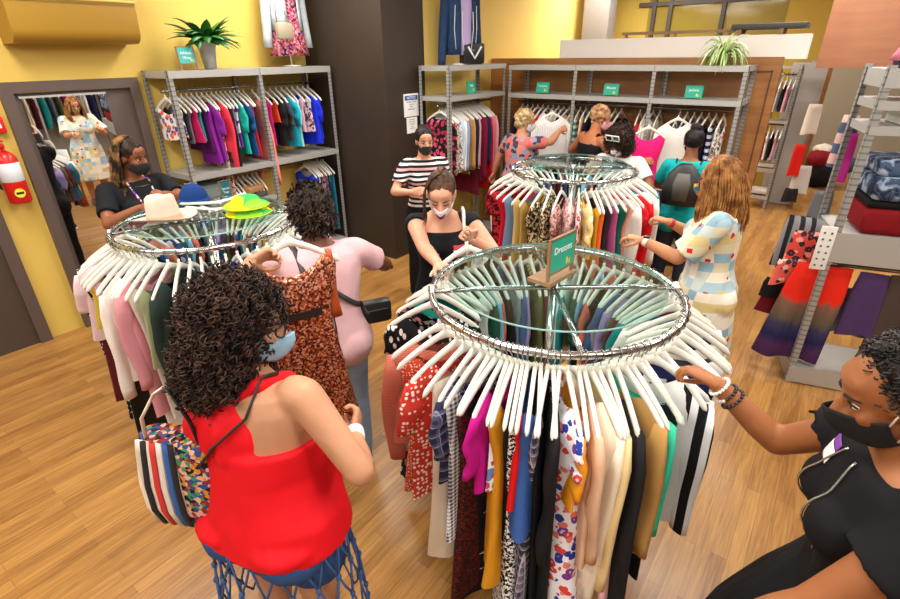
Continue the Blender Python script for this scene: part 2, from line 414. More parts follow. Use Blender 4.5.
# ------------------------------------------------------------------ round racks
chrome = solid('#c9cacb', .16, 1.0); plastic_white = solid('#e6e2d6', .38); clearm = solid('#f2f2ee', .25)
def glass_mat():
    s = NT('table_glass'); s.t.nodes.remove(s.b)
    o = s.t.nodes['Material Output']; tr_ = s.n('ShaderNodeBsdfTransparent'); tr_.inputs[0].default_value = (.83, .93, .92, 1)
    g = s.n('ShaderNodeBsdfGlossy'); g.inputs['Roughness'].default_value = .02; fr = s.n('ShaderNodeLayerWeight'); fr.inputs[0].default_value = .5
    mx = s.n('ShaderNodeMixShader'); s.t.links.new(s.math('ADD', s.math('MULTIPLY', s.math('POWER', fr.outputs[1], 4), .7), .04), mx.inputs[0]); s.t.links.new(tr_.outputs[0], mx.inputs[1]); s.t.links.new(g.outputs[0], mx.inputs[2])
    s.t.links.new(mx.outputs[0], o.inputs[0]); return s.m
glassm = glass_mat(); glass_edge = solid('#8fb5ae', .1)
RZ = 1.34; RR = .517
def round_rack(label, c, bar_ang):
    t = thing('round_clothes_rack', label, 'clothes rack', (c[0], c[1], 0))
    ring = [(RR*math.cos(a), RR*math.sin(a), RZ) for a in np.linspace(0, 2*PI, 72, endpoint=False)]
    MB().tube(ring, .015, 10, closed=True).build('ring', chrome, t)
    ring2 = [(.462*math.cos(a), .462*math.sin(a), RZ+.045) for a in np.linspace(0, 2*PI, 64, endpoint=False)]
    g = MB().lathe([(.001, 0), (.445, 0), (.445, .008), (.001, .008)], 72, (0, 0, RZ+.045)).build('glass_top', glassm, t, 'auto')
    MB().lathe([(.4452, .0), (.4475, .002), (.4475, .006), (.4452, .008)], 72, (0, 0, RZ+.045)).build('glass_rim', glass_edge, g)
    for k in range(2):
        a = bar_ang+k*PI/2; ca, sa = math.cos(a), math.sin(a)
        MB().tube([(RR*ca, RR*sa, RZ), (.3*ca, .3*sa, RZ+.012), (-.3*ca, -.3*sa, RZ+.012), (-RR*ca, -RR*sa, RZ)], .011, 8).build('cross_bar', chrome, t)
    for s_ in (0, 1):
        a = bar_ang+s_*PI
        d = Vector((math.cos(a), math.sin(a), 0)); p = d*(RR+.0)+Vector((0, 0, RZ))
        MB().tube([p-d*.006, p+d*.006], .03, 18).build('end_disc', clearm, t, 'auto')
    MB().tube([(0, 0, .1), (0, 0, RZ+.04)], .019, 12).build('post', chrome, t)
    for k in range(4):
        a = k*PI/2+.4; ca, sa = math.cos(a), math.sin(a)
        lg = MB().tube([(0, 0, .11), (.25*ca, .25*sa, .1), (.42*ca, .42*sa, .07)], .014, 8).build('leg', chrome, t)
        MB().tube([(.42*ca, .42*sa, .0), (.42*ca, .42*sa, .07)], .02, 10).build('foot', solid('#333333', .5), lg)
    return t
RF, RL, RB = (-.818, 1.818), (-2.97, 1.50), (-1.79, 4.16)
YAW = math.radians(37)
round_rack('round chrome clothes rack in the foreground with a frame sign on its glass', RF, YAW)
round_rack('round chrome clothes rack at left carrying a beige fedora on its glass', RL, math.radians(62))
round_rack('round chrome clothes rack at the back before the wood partition', RB, YAW)
# ------------------------------------------------------------------ hangers and garments
TIP = .198
def arm_z(x):
    x = abs(x)/TIP; return -.072-.116*(.45*x+.55*x**1.5)
def hanger_meshes():
    b = MB(); secs = []
    xs = [-TIP-.004, -TIP]+list(np.linspace(-.19, .19, 15))+[TIP, TIP+.004]
    for x in xs:
        e = min(1, (TIP+.006-abs(x))/.012); w = .0142*e+.0008; 
        if abs(x) < .02: w += .006
        secs.append(((x, 0, arm_z(x)), .0072*e+.0006, w, (0, 1, 0), (0, 0, 1)))
    b.loft(secs, 10, True, 2.6); b.tube([(0, 0, -.072), (0, 0, -.04)], .007, 8)
    h = MB().tube([(.0, 0, -.045), (0, 0, -.03)]+[(.019*math.sin(a), 0, -.001-.019*math.cos(a)) for a in np.linspace(.25, PI*1.45, 10)], .0021, 6)
    def me(m, nm):
        q = bpy.data.meshes.new(nm); q.from_pydata(m.v, [], m.f); q.polygons.foreach_set('use_smooth', [True]*len(q.polygons)); return q
    return me(b, 'hanger'), me(h, 'hook')
HM, HKM = hanger_meshes(); HM.materials.append(plastic_white); HKM.materials.append(railm)
HB = HM.copy(); HB.materials.clear(); HB.materials.append(solid('#2c2a2a', .4))
def hanger(loc, rz, label, group, tilt=0, black=False, roll=0):
    o = bpy.data.objects.new('clothes_hanger', HB if black else HM); COL.objects.link(o)
    tag(o, label, 'hanger', group); o.location = loc; o.rotation_euler = (roll, tilt, rz)
    k = bpy.data.objects.new('hook', HKM); COL.objects.link(k); k.parent = o
    return o
def garment_mesh(L, sw=.2, wa=.18, hw=.2, t=.024, nw=.1, neck=.07, fold=.012, seed=0, flat=False, n=36, m=18):
    r = random.Random(seed); vs = []; fs = []
    k1, k2, p1, p2, p3 = r.uniform(16, 30), r.uniform(30, 50), r.uniform(0, 6), r.uniform(0, 6), r.uniform(0, 6)
    drift = r.uniform(-.012, .012); hemj = r.uniform(.0, .03)
    for i in range(m+1):
        d = i/m; d = d**1.15
        if d < .32: u = d/.32; w = sw+(wa-sw)*(u*u*(3-2*u))
        else: u = (d-.32)/.68; w = wa+(hw-wa)*u**1.2
        tt = t*(.42+.58*min(1, d/.12))
        if i == 0: tt = .007
        for j in range(n):
            a = 2*PI*j/n; ca, sa = math.cos(a), math.sin(a)
            x = math.copysign(abs(ca)**.72, ca)*w; y = math.copysign(abs(sa)**.9, sa)*tt
            f = fold*d**.7
            y += f*(math.sin(x*k1+p1)+.5*math.sin(x*k2+p2))+drift*d
            x2 = x*(1+.05*d*math.sin(p3+a*2))
            if flat: zt = -.15
            else:
                zt = arm_z(min(abs(x), TIP))-.004
                ax = abs(x)
                if ax < nw:
                    q = 1-(ax/nw)**2; zt = arm_z(nw)-.004-(neck*(1. if sa > 0 else .55)+.005)*q
            z = zt*(1-d)+(-L-hemj*math.sin(a*2+p1)*.5)*d
            vs.append((x2, y, z))
    for i in range(m):
        for j in range(n): fs.append((i*n+j, (i+1)*n+j, (i+1)*n+(j+1) % n, i*n+(j+1) % n))
    return vs, fs
def sleeve(sgn, L, sw, r0, r1, seed, out=.02):
    r = random.Random(seed*7+(1 if sgn > 0 else 2)); z0 = arm_z(sw)-.03; b = MB(); secs = []
    m = 9; ph = r.uniform(0, 6); sway = r.uniform(-.02, .02)
    for i in range(m+1):
        d = i/m; rx = r0+(r1-r0)*d; x = sgn*(sw-r0*.55+out*min(1, d*3)+.012*d*math.sin(ph+d*5))
        secs.append(((x, sway*d+.006*math.sin(ph+d*9), z0-L*d+(.035 if i == 0 else 0)), rx*(.75 if i == 0 else 1), .019*(.5 if i == 0 else 1)+.004*math.sin(d*14+ph), (1, 0, .0), (0, 1, 0)))
    b.loft(secs, 14, True, 2.3); return b
KIND = dict(   # sw, waist, hem, thickness, neck half width, neck drop, fold, sleeve
    tank=(.185, .165, .185, .020, .135, .10, .009, 0), dress=(.19, .15, .215, .026, .125, .10, .014, 0), tee=(.2, .185, .195, .022, .1, .07, .008, .2),
    long=(.2, .18, .19, .024, .1, .06, .009, .52), jacket=(.205, .19, .2, .034, .09, .09, .007, .54), slipdress=(.17, .15, .2, .024, .14, .12, .016, 0),
    pants=(.165, .17, .16, .020, .0, 0, .006, 0), skirt=(.165, .19, .24, .03, 0, 0, .02, 0), maxi=(.19, .15, .23, .028, .11, .09, .018, .13))
SEED = [0]
def garment(loc, rz, spec, place, group, gname='garment'):
    desc, kind, L, fb = spec[:4]; o4 = spec[4] if len(spec) > 4 else {}
    SEED[0] += 1; sd = SEED[0]
    sw, wa, hw, t, nw, neck, fold, sl = KIND[kind]
    flat = kind in ('pants', 'skirt'); rj = random.Random(sd); hw *= rj.uniform(.95, 1.1); t *= rj.uniform(1., 1.3)
    t *= o4.get('t', 1); sl = o4.get('sl', sl)
    v, f = garment_mesh(L, sw, wa, hw*o4.get('hem', 1), t, nw*o4.get('nw', 1), neck, fold*o4.get('fold', 1), sd, flat)
    mat = fab(*fb) if isinstance(fb, tuple) else fb
    b = MB(); b.add(v, f)
    nm = {'tank': 'sleeveless_top', 'slipdress': 'dress', 'tee': 'short_sleeved_top', 'long': 'long_sleeved_top', 'maxi': 'dress'}.get(kind, kind)
    o = b.build(nm, mat, None, True, loc); o.rotation_euler = (rj.uniform(-.025, .025), o4.get('tilt', rj.uniform(-.035, .035)), rz)
    lab = desc+' '+place
    while lab in LABELS: lab = lab.replace(' hanging', ', second one, hanging', 1)
    LABELS.add(lab); tag(o, lab, {'tank': 'top', 'tee': 'top', 'long': 'top', 'slipdress': 'dress', 'maxi': 'dress'}.get(kind, kind), group)
    if sl:
        for s in (-1, 1): sleeve(s, sl, sw, .062 if sl < .3 else .058, .055 if sl < .3 else .036, sd, o4.get('out', .02)).build('sleeve', mat, o)
    return o
def S(x, *a): return ('solid', x)+a
FRONT = [
 ('black dress with small grey flower print', 'dress', 1.2, ('floral', '#14161c', '#8a8f98', '#a85a5a', '#c9c4bd', 1.5)),
 ('salmon pink ribbed knit top', 'long', .62, ('knit', '#c9705c')),
 ('rust red pin-dot blouse', 'dress', .85, ('dots', '#b8442c', '#e8c0a8', 3.)),
 ('cream blouse with red heart dots', 'tee', .78, ('dots', '#c43a2e', '#f0e2d6', 1.6)),
 ('cream linen skirt', 'skirt', 1.02, S('#d9c9b2')),
 ('navy plaid short-sleeved shirt', 'tee', .55, ('plaid', '#262a44', '#585c7a', '#8a8ca0', 1.4)),
 ('grey and white gingham tunic', 'tank', .86, ('check', '#e8e8ea', '#3c4456', .9)),
 ('dark red and black crinkled dress', 'dress', 1.2, ('speckle', '#5d1d1a', '#2a1413', .7), {'t': 1.3}),
 ('black dress with white star print', 'slipdress', 1.24, ('stars', '#17161a', '#d9d6cf', .9)),
 ('magenta ruffled top', 'tee', .52, S('#b5107e'), {'t': 1.3}),
 ('pale blue print tank', 'tank', .5, ('floral', '#e5e6e2', '#5c87b8', '#b44a5a', 1.6)),
 ('mustard yellow sleeveless dress', 'dress', .95, S('#c98a1c'), {'t': 1.25}),
 ('plain black sleeveless dress', 'dress', 1.15, S('#17171a')),
 ('black and white speckled long dress', 'dress', 1.24, ('speckle', '#f0eee8', '#17171b', .8), {'t': 1.7, 'nw': 1.15, 'hem': 1.25, 'turn': 10}),
 ('bright red sleeveless top', 'tank', .55, S('#d3181c'), {'t': 1.2}),
 ('blue denim tie-front top', 'tank', .64, ('denim', '#2f4f8f', '#3f66a8'), {'t': 2.2, 'hem': 1.25}),
 ('black wide-leg trousers', 'pants', 1.18, S('#131417')),
 ('purple and grey tartan dress', 'dress', 1.2, ('plaid', '#3a3648', '#8c889c', '#c9c6d2', 1.5)),
 ('black long-sleeved jersey dress', 'long', 1.1, S('#1b1a1d')),
 ('black top with white tag', 'tank', .8, S('#232226')),
 ('white dress splashed with red and blue flowers', 'maxi', 1.26, ('floral', '#eceaf0', '#d2453c', '#2b3f9a', '#e07a70', '#7a3a8a', 1.7), {'t': 2.3, 'fold': 1.3, 'hem': 1.25, 'turn': 14}),
 ('orange yellow cropped top', 'tee', .5, S('#e89a1c')),
 ('sheer beige blouse', 'long', .78, S('#d9b292')),
 ('cream satin long-sleeved blouse', 'jacket', 1.02, ('solid', '#eadcc6', 1., 0., .5), {'t': 1.3, 'sl': .82, 'turn': 16}),
 ('pale pink camisole dress', 'slipdress', 1.0, S('#e9b6bd')),
 ('pale yellow cardigan', 'jacket', .92, S('#ead29a'), {'sl': .7}),
 ('charcoal black blazer', 'jacket', 1.05, S('#242326'), {'sl': .86}),
 ('tan brown cardigan', 'long', .78, S('#b98c4e')),
 ('mint green cardigan', 'long', .46, S('#3cbf9a'), {'sl': .42, 't': 1.2}),
 ('black shorts set', 'tank', .95, S('#121214')),
 ('pale grey sweatshirt with outlined letters', 'jacket', .74, S('#cfd0cc'), {'t': 1.5, 'sl': .5, 'hem': 1.08, 'turn': 34}),
 ('purple and white print tunic', 'tank', .98, ('speckle', '#d6d3e4', '#3a3560', 1.)),
 ('black and white track jacket', 'jacket', .66, ('vstripe', '#17171a', '#e6e6e6', .5)),
 ('navy blue trousers', 'pants', .9, S('#1e2350'), {'t': 1.8, 'turn': 30}),
 ('black strappy top', 'tank', .5, S('#1c1c20')),
 ('white strappy top', 'tank', .5, S('#e4e2dc')),
 ('dark grey strappy top', 'tank', .48, S('#3e3e42')),
 ('ivory camisole', 'tank', .46, S('#e6dcc8')),
 ('black lace camisole', 'tank', .5, S('#26242a')),
]
cn = [('white', '#e6e4de'), ('teal', '#1f7f7c'), ('slate blue', '#4a6484'), ('wine red', '#6a1c2c'), ('olive', '#5d5c34'), ('lilac', '#a890c0'), ('denim blue', '#40608a'), ('grey', '#8b8c8e'),
      ('black', '#1a1a1d'), ('coral', '#e0705c'), ('sky blue', '#7fb0d0'), ('forest green', '#1f4f3a')]
kd = [('tee', 'tee', .58), ('blouse', 'long', .64), ('tank', 'tank', .56)]
combos = [(a[0]+' '+k[0], k[1], k[2], S(a[1])) for k in kd for a in cn]
def rack_fill(c, specs, angs, far, a1, a2, where, gp, hl, hg, jit=.2):
    """specs at the given angles on the visible side, then the far ones from a1 on to a2"""
    items = list(zip(angs, specs))
    m = len(far); items += [(a1+(a2-a1)*(i+.5)/m, s) for i, s in enumerate(far)]
    for a, s in items:
        a = math.radians(a+rnd.uniform(-jit, jit)); rr = RR+rnd.uniform(-.003, .003)
        loc = (c[0]+rr*math.cos(a), c[1]+rr*math.sin(a), RZ+.0005)
        rz = a+math.radians(rnd.uniform(-7, 7))
        if len(s) > 4: rz += math.radians(s[4].get('turn', 0))
        hanger(loc, rz, hl, hg, roll=rnd.uniform(-.03, .03))
        garment(loc, rz, s, 'hanging '+where, gp)
AF = [-157, -123, -116, -107, -102, -97.5, -93, -89.3, -86.4, -83.7, -81.4, -79.2, -77, -75, -73, -70.4, -68.2, -65.6, -63.2, -61, -58, -53.8, -51.6, -49, -45.9, -42.4, -38.7, -35.2, -32, -28.5, -20, -25.5, -14, -7.5, -1, 5, 11, 18, 26]
rack_fill(RF, FRONT, AF, combos[:28], 30, 198, 'on the front round rack', 'clothes on the front round rack', 'white plastic clothes hanger on the front round rack', 'white hangers on the front round rack')
LEFT = [
 ('navy bandana print top', 'tee', .5, ('floral', '#2a3f78', '#dcdce6', '#c9b83a', 1.3)),
 ('peach crochet top', 'long', .55, ('dots', '#d98c6e', '#c26e52', 2.2)),
 ('red white and blue scarf print blouse', 'tee', .55, ('blotch', '#e2e6ea', '#d94a32', '#2a63b0', '#1a1d2c', '#4aa0c0')),
 ('dark maroon dress', 'dress', .95, S('#4a1218')),
 ('black blouse with bold white dots', 'long', .6, ('dots', '#15151a', '#e8e6e2', 1.1)),
 ('maroon and orange trimmed skirt', 'skirt', 1.05, S('#5a1a20')),
 ('pale pink short-sleeved tee', 'tee', .58, S('#e3c5c6'), {'t': 1.4}),
 ('black dress with small white dots', 'dress', 1.12, ('dots', '#141416', '#e8e6e2', 2.)),
 ('yellow knotted top', 'tank', .45, S('#cfb43a')),
 ('pink satin slip', 'slipdress', 1.05, S('#d9a3a6')),
 ('black leather skirt', 'skirt', 1.15, ('solid', '#171514', 1., 0., .35)),
 ('ivory white denim jacket', 'jacket', .72, S('#e6e0d6'), {'t': 1.3, 'sl': .6}),
 ('white lace trousers', 'pants', 1.1, S('#dcd8d0')),
 ('rose pink cardigan', 'long', .95, S('#d08a94')),
 ('off white tunic', 'tank', .98, S('#d8d0c2')),
 ('sage green vest', 'tank', .6, S('#a5ab82')),
 ('black green blazer', 'jacket', .72, S('#23302a'), {'t': 1.4}),
 ('charcoal tee', 'tee', .6, S('#303033')),
 ('beige knit vest', 'tank', .58, S('#cbb79a')),
 ('grey marl hoodie', 'jacket', .66, S('#9c9c9c')),
 ('white broderie top', 'tank', .5, S('#ece8e0')),
]
fl_ = [('purple', '#6a2080'), ('royal blue', '#2a4ab0'), ('hot pink', '#d84a7e'), ('burgundy', '#5e1428'), ('mustard', '#b8862a'), ('navy', '#1c2448'), ('cream', '#e2d8c4'), ('plum', '#4a1e4a'), ('turquoise', '#2aa0a8'), ('rust', '#a04a24')]
combL = [(a[0]+' '+k[0], k[1], k[2], S(a[1])) for k in kd[:2] for a in fl_]
AL = [-166, -152, -140, -130, -122, -115, -108, -101, -95, -90, -85, -78, -73, -69, -65, -60, -53, -47, -41, -35, -29]
rack_fill(RL, LEFT, AL, combL[:20]+combos[:12], -25, 188, 'on the left round rack', 'clothes on the left round rack', 'white plastic clothes hanger on the left round rack', 'white hangers on the left round rack')
BACK = [
 ('white chiffon blouse', 'long', .6, S('#e4e0d8')),
 ('dark red sequined top', 'tee', .62, ('blotch', '#7a1018', '#a81c24', '#4a0a10', 2.5), {'t': 1.4}),
 ('red and black sequined dress', 'dress', .85, ('blotch', '#8a141c', '#3a0c10', '#b8262c', 2.), {'t': 1.5}),
 ('crimson red dress', 'dress', .85, S('#c8142e'), {'t': 1.3}),
 ('dusty blue tunic', 'tank', .65, S('#6c86a8')),
 ('straw yellow tunic', 'tank', .72, S('#cbb06c'), {'t': 1.3}),
 ('ochre tunic', 'tank', .74, S('#b8924a')),
 ('black dress with gold animal print', 'maxi', .9, ('leopard', '#1c1713', '#c9b184', .8), {'t': 2.2}),
 ('black and gold animal print tunic', 'maxi', .86, ('leopard', '#241d16', '#d0bc92', .9), {'t': 1.8}),
 ('rose pink speckled blouse', 'maxi', .8, ('leopard', '#cfa9a2', '#8a4a50', .7), {'t': 1.6}),
 ('pink and cream speckled dress', 'maxi', .82, ('leopard', '#dcbcb4', '#9a5a5c', .9), {'t': 1.6}),
 ('red flower print shirt', 'tee', .62, ('floral', '#e9d8d2', '#b83a48', '#7a2c3c', 1.4)),
 ('yellow flower print top', 'tee', .56, ('floral', '#f0dc8e', '#e0a81c', '#f4f0e0', 1.2), {'t': 1.4}),
 ('mustard cardigan', 'tank', .72, S('#d8a93a')),
 ('bright orange top', 'tank', .76, S('#ee6a2a'), {'t': 1.2}),
 ('black and grey top', 'tank', .7, S('#26282c')),
 ('mauve pink top', 'tank', .74, S('#b8568c'), {'t': 1.2}),
 ('dark green dress', 'dress', .85, S('#0f5a4c'), {'t': 1.4}),
 ('salmon slip', 'slipdress', .8, S('#e58a76')),
 ('white cardigan', 'long', .6, S('#e8e2da')),
 ('large scarlet red dress', 'maxi', .92, S('#d3202a'), {'t': 2.2}),
 ('scarlet red shirt', 'long', .8, S('#c81a22'), {'t': 1.5}),
]
combB = [(a[0]+' '+k[0], k[1], k[2], S(a[1])) for k in (kd[1], kd[2]) for a in cn]
AB = [-168, -152, -137, -125, -114, -106, -100, -91, -84, -75, -66, -60, -54.5, -49.5, -45, -40, -35.5, -31, -26, -20, -13, -4]
rack_fill(RB, BACK, AB, combB[:22], 4, 186, 'on the back round rack', 'clothes on the back round rack', 'white plastic clothes hanger on the back round rack', 'white hangers on the back round rack')
def rail_fill(p0, p1, rz, specs, where, gp, hl, hg, dn=0):
    p0 = Vector(p0); p1 = Vector(p1); n = len(specs)
    for i, s in enumerate(specs):
        if s is None: continue
        p = p0.lerp(p1, (i+.5)/n); p.z += .0135
        r = rz+math.radians(rnd.uniform(-7, 7))
        hanger(p, r, hl, hg); garment(p, r, s, 'hanging '+where, gp)
UP1 = [
 ('white and coral print bikini top', 'tank', .42, ('floral', '#e8e2da', '#e0603a', '#5a4a8a', 1.1)),
 ('black sports tank', 'tank', .42, S('#1d1d22')), ('grey ribbed tank', 'tank', .45, S('#6c6e74')),
 ('fuchsia and black tank', 'tank', .46, S('#c8205e')), ('teal swim top', 'tank', .46, S('#1c8a8c')),
 ('dark plum tank', 'tank', .56, S('#4a1450')), ('purple tunic', 'tank', .68, S('#7a1a86'), {'t': 1.8, 'hem': 1.15}),
 ('violet sports tee', 'tee', .66, S('#8a2a9a'), {'t': 1.6}), ('pink and brown zigzag print leggings', 'tank', 1.08, ('leopard', '#e2b8ae', '#5a3a38', .6)),
 ('coral red long-sleeved sports top', 'long', .6, S('#e0384e'), {'sl': .55}), ('black long-sleeved sports top', 'long', .55, S('#1a1a1e')),
 ('grey sports top', 'tank', .55, S('#9aa0a8')), ('purple and white sports tank', 'tank', .56, ('blotch', '#8a3ac0', '#e8e6ee', '#6a2a9a', .5)), ('turquoise sports tee', 'tee', .64, S('#1fb0a0')),
 ('dark blue sports top', 'tee', .66, S('#1c4a80')), ('red gym shorts', 'tank', .68, S('#c0202c')), ('navy tank', 'tank', .5, S('#1c2038'))]
UP2 = [
 ('salmon pink long-sleeved top', 'long', .82, S('#ee8c80'), {'sl': .78, 't': 1.6}),
 ('magenta tank', 'tank', .6, S('#b8207c')), ('coral strappy sports bra', 'tank', .38, S('#f0582e')), ('black sports tee', 'tee', .62, S('#1b1a1e'), {'t': 1.3}),
 ('dark grey sports tee', 'tee', .56, S('#3e3e44')), ('teal blue sports tee', 'tee', .64, S('#1a98b0'), {'t': 1.4}), ('pale aqua sports tee', 'tee', .64, S('#7fd0cc'), {'t': 1.2}),
 ('light pink tank', 'tank', .5, S('#dca8c0')), ('pink flower print tank', 'tank', .52, ('floral', '#e2d2d8', '#a04a6a', '#4a3a4a', 1.6)),
 ('royal blue sports tee', 'tee', .66, S('#1a2cc8'), {'t': 1.6}), ('bright blue sports tank', 'tank', .6, S('#2238d0')), None]
hl, hg = 'white plastic hanger on the upper rail of the left wall shelving', 'white hangers on the left wall shelving'
rail_fill((-4.98, 2.36, 1.97), (-4.98, 3.2, 1.97), 0, UP1, 'on the upper left wall rail', 'clothes on the upper left wall rail', hl, hg)
rail_fill((-4.98, 3.24, 1.97), (-4.98, 4.1, 1.97), 0, UP2, 'on the upper left wall rail', 'clothes on the upper left wall rail', hl, hg)
LOW = [(c+' print scarf top', 'tank', .42, ('floral', b, '#d8d4dc', a, 1.4)) for c, b, a in (('navy', '#1e2240', '#c04a6a'), ('black', '#18181c', '#8a8aa0'), ('indigo', '#2a2a68', '#d86a8a'), ('wine', '#4a1a2c', '#d8b0b0'), ('charcoal', '#2c2c34', '#5a70a8'), ('plum', '#3c1c40', '#b07ac0'), ('slate', '#3a4458', '#e0a0a8'), ('denim', '#35507a', '#e8e0d0'))]
rail_fill((-4.98, 2.75, 1.14), (-4.98, 3.18, 1.14), 0, LOW, 'on the lower left wall rail', 'tops on the lower left wall rail', 'white plastic hanger on the lower rail of the left wall shelving', 'white hangers on the lower left rail')
LOW2 = [('royal blue vest with white tag', 'tank', .62, S('#2440c8'), {'t': 1.6}), ('cornflower blue vest', 'tank', .64, S('#4460d8')), ('white ribbed leggings', 'pants', .8, S('#d6d4d4')), ('black striped leggings', 'pants', .85, ('vstripe', '#18181c', '#a8a0a8', .6)), ('pink zigzag leggings', 'pants', .85, ('leopard', '#c88aa0', '#3a2a40', .8)),
        ('grey patterned leggings', 'pants', .86, ('speckle', '#77747c', '#2a282e', .6)), ('navy leggings', 'pants', .86, S('#1c2040')), ('white and black leggings', 'pants', .85, ('leopard', '#e0dede', '#26262a', .7)), ('teal cuffed leggings', 'pants', .9, S('#1f6f86'))]
rail_fill((-4.98, 3.78, 1.14), (-4.98, 4.1, 1.14), 0, LOW2, 'on the lower left wall rail', 'leggings on the lower left wall rail', 'white plastic hanger on the lower rail of the left wall shelving', 'white hangers on the lower left rail')
# bay beside the column
SC1 = [('black blouse with pink rose print', 'long', .66, ('floral', '#17151a', '#d0506a', '#a02a44', 1.3), {'t': 1.8}), ('beige check jacket', 'jacket', .72, ('leopard', '#c9b8a4', '#4a3c34', .9)),
 ('white and black check shirt', 'long', .75, ('leopard', '#e8e4dc', '#6a6258', .9)), ('light blue shirt', 'long', .74, S('#b8cce4')), ('white linen shirt', 'long', .72, S('#ece8e4')), ('steel blue shirt', 'long', .74, S('#8aa0c0')),
 ('olive brown shirt', 'long', .8, S('#8a6a30')), ('camel blouse', 'long', .76, S('#b88a58')), ('black velvet top', 'long', .78, S('#17171a')), ('ink blue blouse', 'long', .8, S('#20283c')), ('dusty pink blouse', 'long', .76, S('#c89aa0')),
 ('burgundy long dress', 'dress', 1.1, S('#6a1428')), ('wine long cardigan', 'long', .95, S('#7a1a34'), {'sl': .7}), ('deep purple cardigan', 'long', .9, S('#3c1c40')), ('navy cardigan', 'long', .92, S('#242c50')), ('scarlet long coat', 'jacket', 1.05, S('#c8121c'), {'t': 1.6, 'sl': .7}),
 ('rose pink coat', 'jacket', .95, S('#cc6a7c'), {'t': 1.5, 'sl': .7}), ('soft pink coat', 'jacket', .9, S('#d8909a'), {'t': 1.4})]
rail_fill((-3.7, 4.74, 1.72), (-3.7, 5.66, 1.72), 0, SC1, 'on the rail beside the brown column', 'clothes on the rail beside the column', 'white plastic hanger on the rail beside the brown column', 'white hangers beside the brown column')
SC2 = [('black jacket', 'jacket', .75, S('#1c1a1e')), ('tan cardigan', 'jacket', .7, S('#b89a6c')), ('pink and red print blouse', 'long', .66, ('floral', '#e2b8bc', '#c8283c', '#6a5a70', 1.3)), ('lilac grey print blouse', 'long', .7, ('floral', '#c8c4d0', '#6a6478', '#b88a9a', 1.4)), ('red blouse', 'tee', .6, S('#c8283c')),
 ('white pintuck blouse', 'jacket', .76, S('#e8e6e0'), {'t': 2.}), ('white shirt', 'long', .8, S('#dcdad4'), {'t': 1.5}), ('oatmeal cardigan', 'jacket', .74, S('#c8b8a2')), ('black pleated dress', 'dress', 1.0, S('#19191c')), ('khaki jacket', 'jacket', .78, S('#a89068'), {'t': 1.5}), ('camel coat', 'jacket', .9, S('#b8946a'), {'t': 1.5}),
 ('green and white ribbon trimmed top', 'tank', .9, ('stripe', '#1fa08a', '#e8e8e4', .8)), ('peach blouse', 'long', .8, S('#dca888')), ('black blouse', 'long', .82, S('#1a181c')), ('white blouse with black stripe', 'long', .78, ('vstripe', '#e8e6e2', '#26262a', .5)), ('pale pink blouse', 'long', .74, S('#e0b4b8')),
 None, ('black fur gilet', 'tank', .6, S('#18161a'), {'t': 2.}), ('charcoal fur gilet', 'tank', .62, S('#26242a'), {'t': 1.8}), None, None, ('poppy red dress', 'dress', 1.0, S('#e02a30')), ('cream coat', 'jacket', .8, S('#dcd8cc'), {'t': 1.6}), ('cream trench', 'jacket', .82, S('#d0c8b8'), {'t': 1.6}), ('taupe jacket', 'jacket', .78, S('#a89880')), None, None,
 ('grey striped shirt', 'long', .7, ('vstripe', '#c8c8c8', '#3a3a40', .7)), ('black satin shirt', 'long', .75, S('#16161a')), ('white satin shirt', 'long', .72, S('#e4e2dc')), ('black dotted dress', 'dress', .85, ('dots', '#141418', '#c8c8cc', 1.6)), ('midnight blue dress', 'dress', .86, S('#1c2244'), {'t': 1.3}), ('navy striped dress', 'dress', .86, ('stripe', '#20264a', '#c8c8d0', .8)), ('floral white dress', 'dress', .84, ('floral', '#e8e4dc', '#b05a5a', '#4a5a3a', 1.4)), None]
rail_fill((-3.4, 6.06, 1.69), (-.92, 6.06, 1.69), -PI/2, SC2, 'on the rail along the wood partition', 'clothes along the wood partition', 'white plastic hanger on the rail along the wood partition', 'white hangers along the wood partition')
# ------------------------------------------------------------------ people
from mathutils import noise as mnoise
def RX(a): return Matrix.Rotation(math.radians(a), 3, 'X')
def RY(a): return Matrix.Rotation(math.radians(a), 3, 'Y')
def RZm(a): return Matrix.Rotation(math.radians(a), 3, 'Z')
def skinm(h, rough=.5):
    k = ('skin', h)
    if k in MC: return MC[k]
    s = NT('skin'); c = hx(h); n = s.noise(s.coord(), 9, 3)
    d = (c[0]*.9, c[1]*.86, c[2]*.84, 1); s.b.inputs['Subsurface Weight'].default_value = .08; s.b.inputs['Subsurface Radius'].default_value = (.02, .008, .004)
    MC[k] = s.done(s.ramp(n, [d, c], [.35, .6], False), rough, spec=.35); return MC[k]
def hairm(a, b):
    k = ('hair', a, b)
    if k in MC: return MC[k]
    s = NT('hair'); oi = s.noise(s.coord(), 22, 2)
    MC[k] = s.done(s.ramp(oi, [hx(a), hx(b)], [.38, .66], False), .55, spec=.22); return MC[k]
def wrinkle(me, amp, sc, seed=0, zs=.5):
    for v in me.vertices:
        p = v.co; q = Vector((p.x*sc+seed, p.y*sc, p.z*sc*zs))
        v.co = p+v.normal*amp*(mnoise.noise(q)+.5*mnoise.noise(q*2.1))
    me.update()
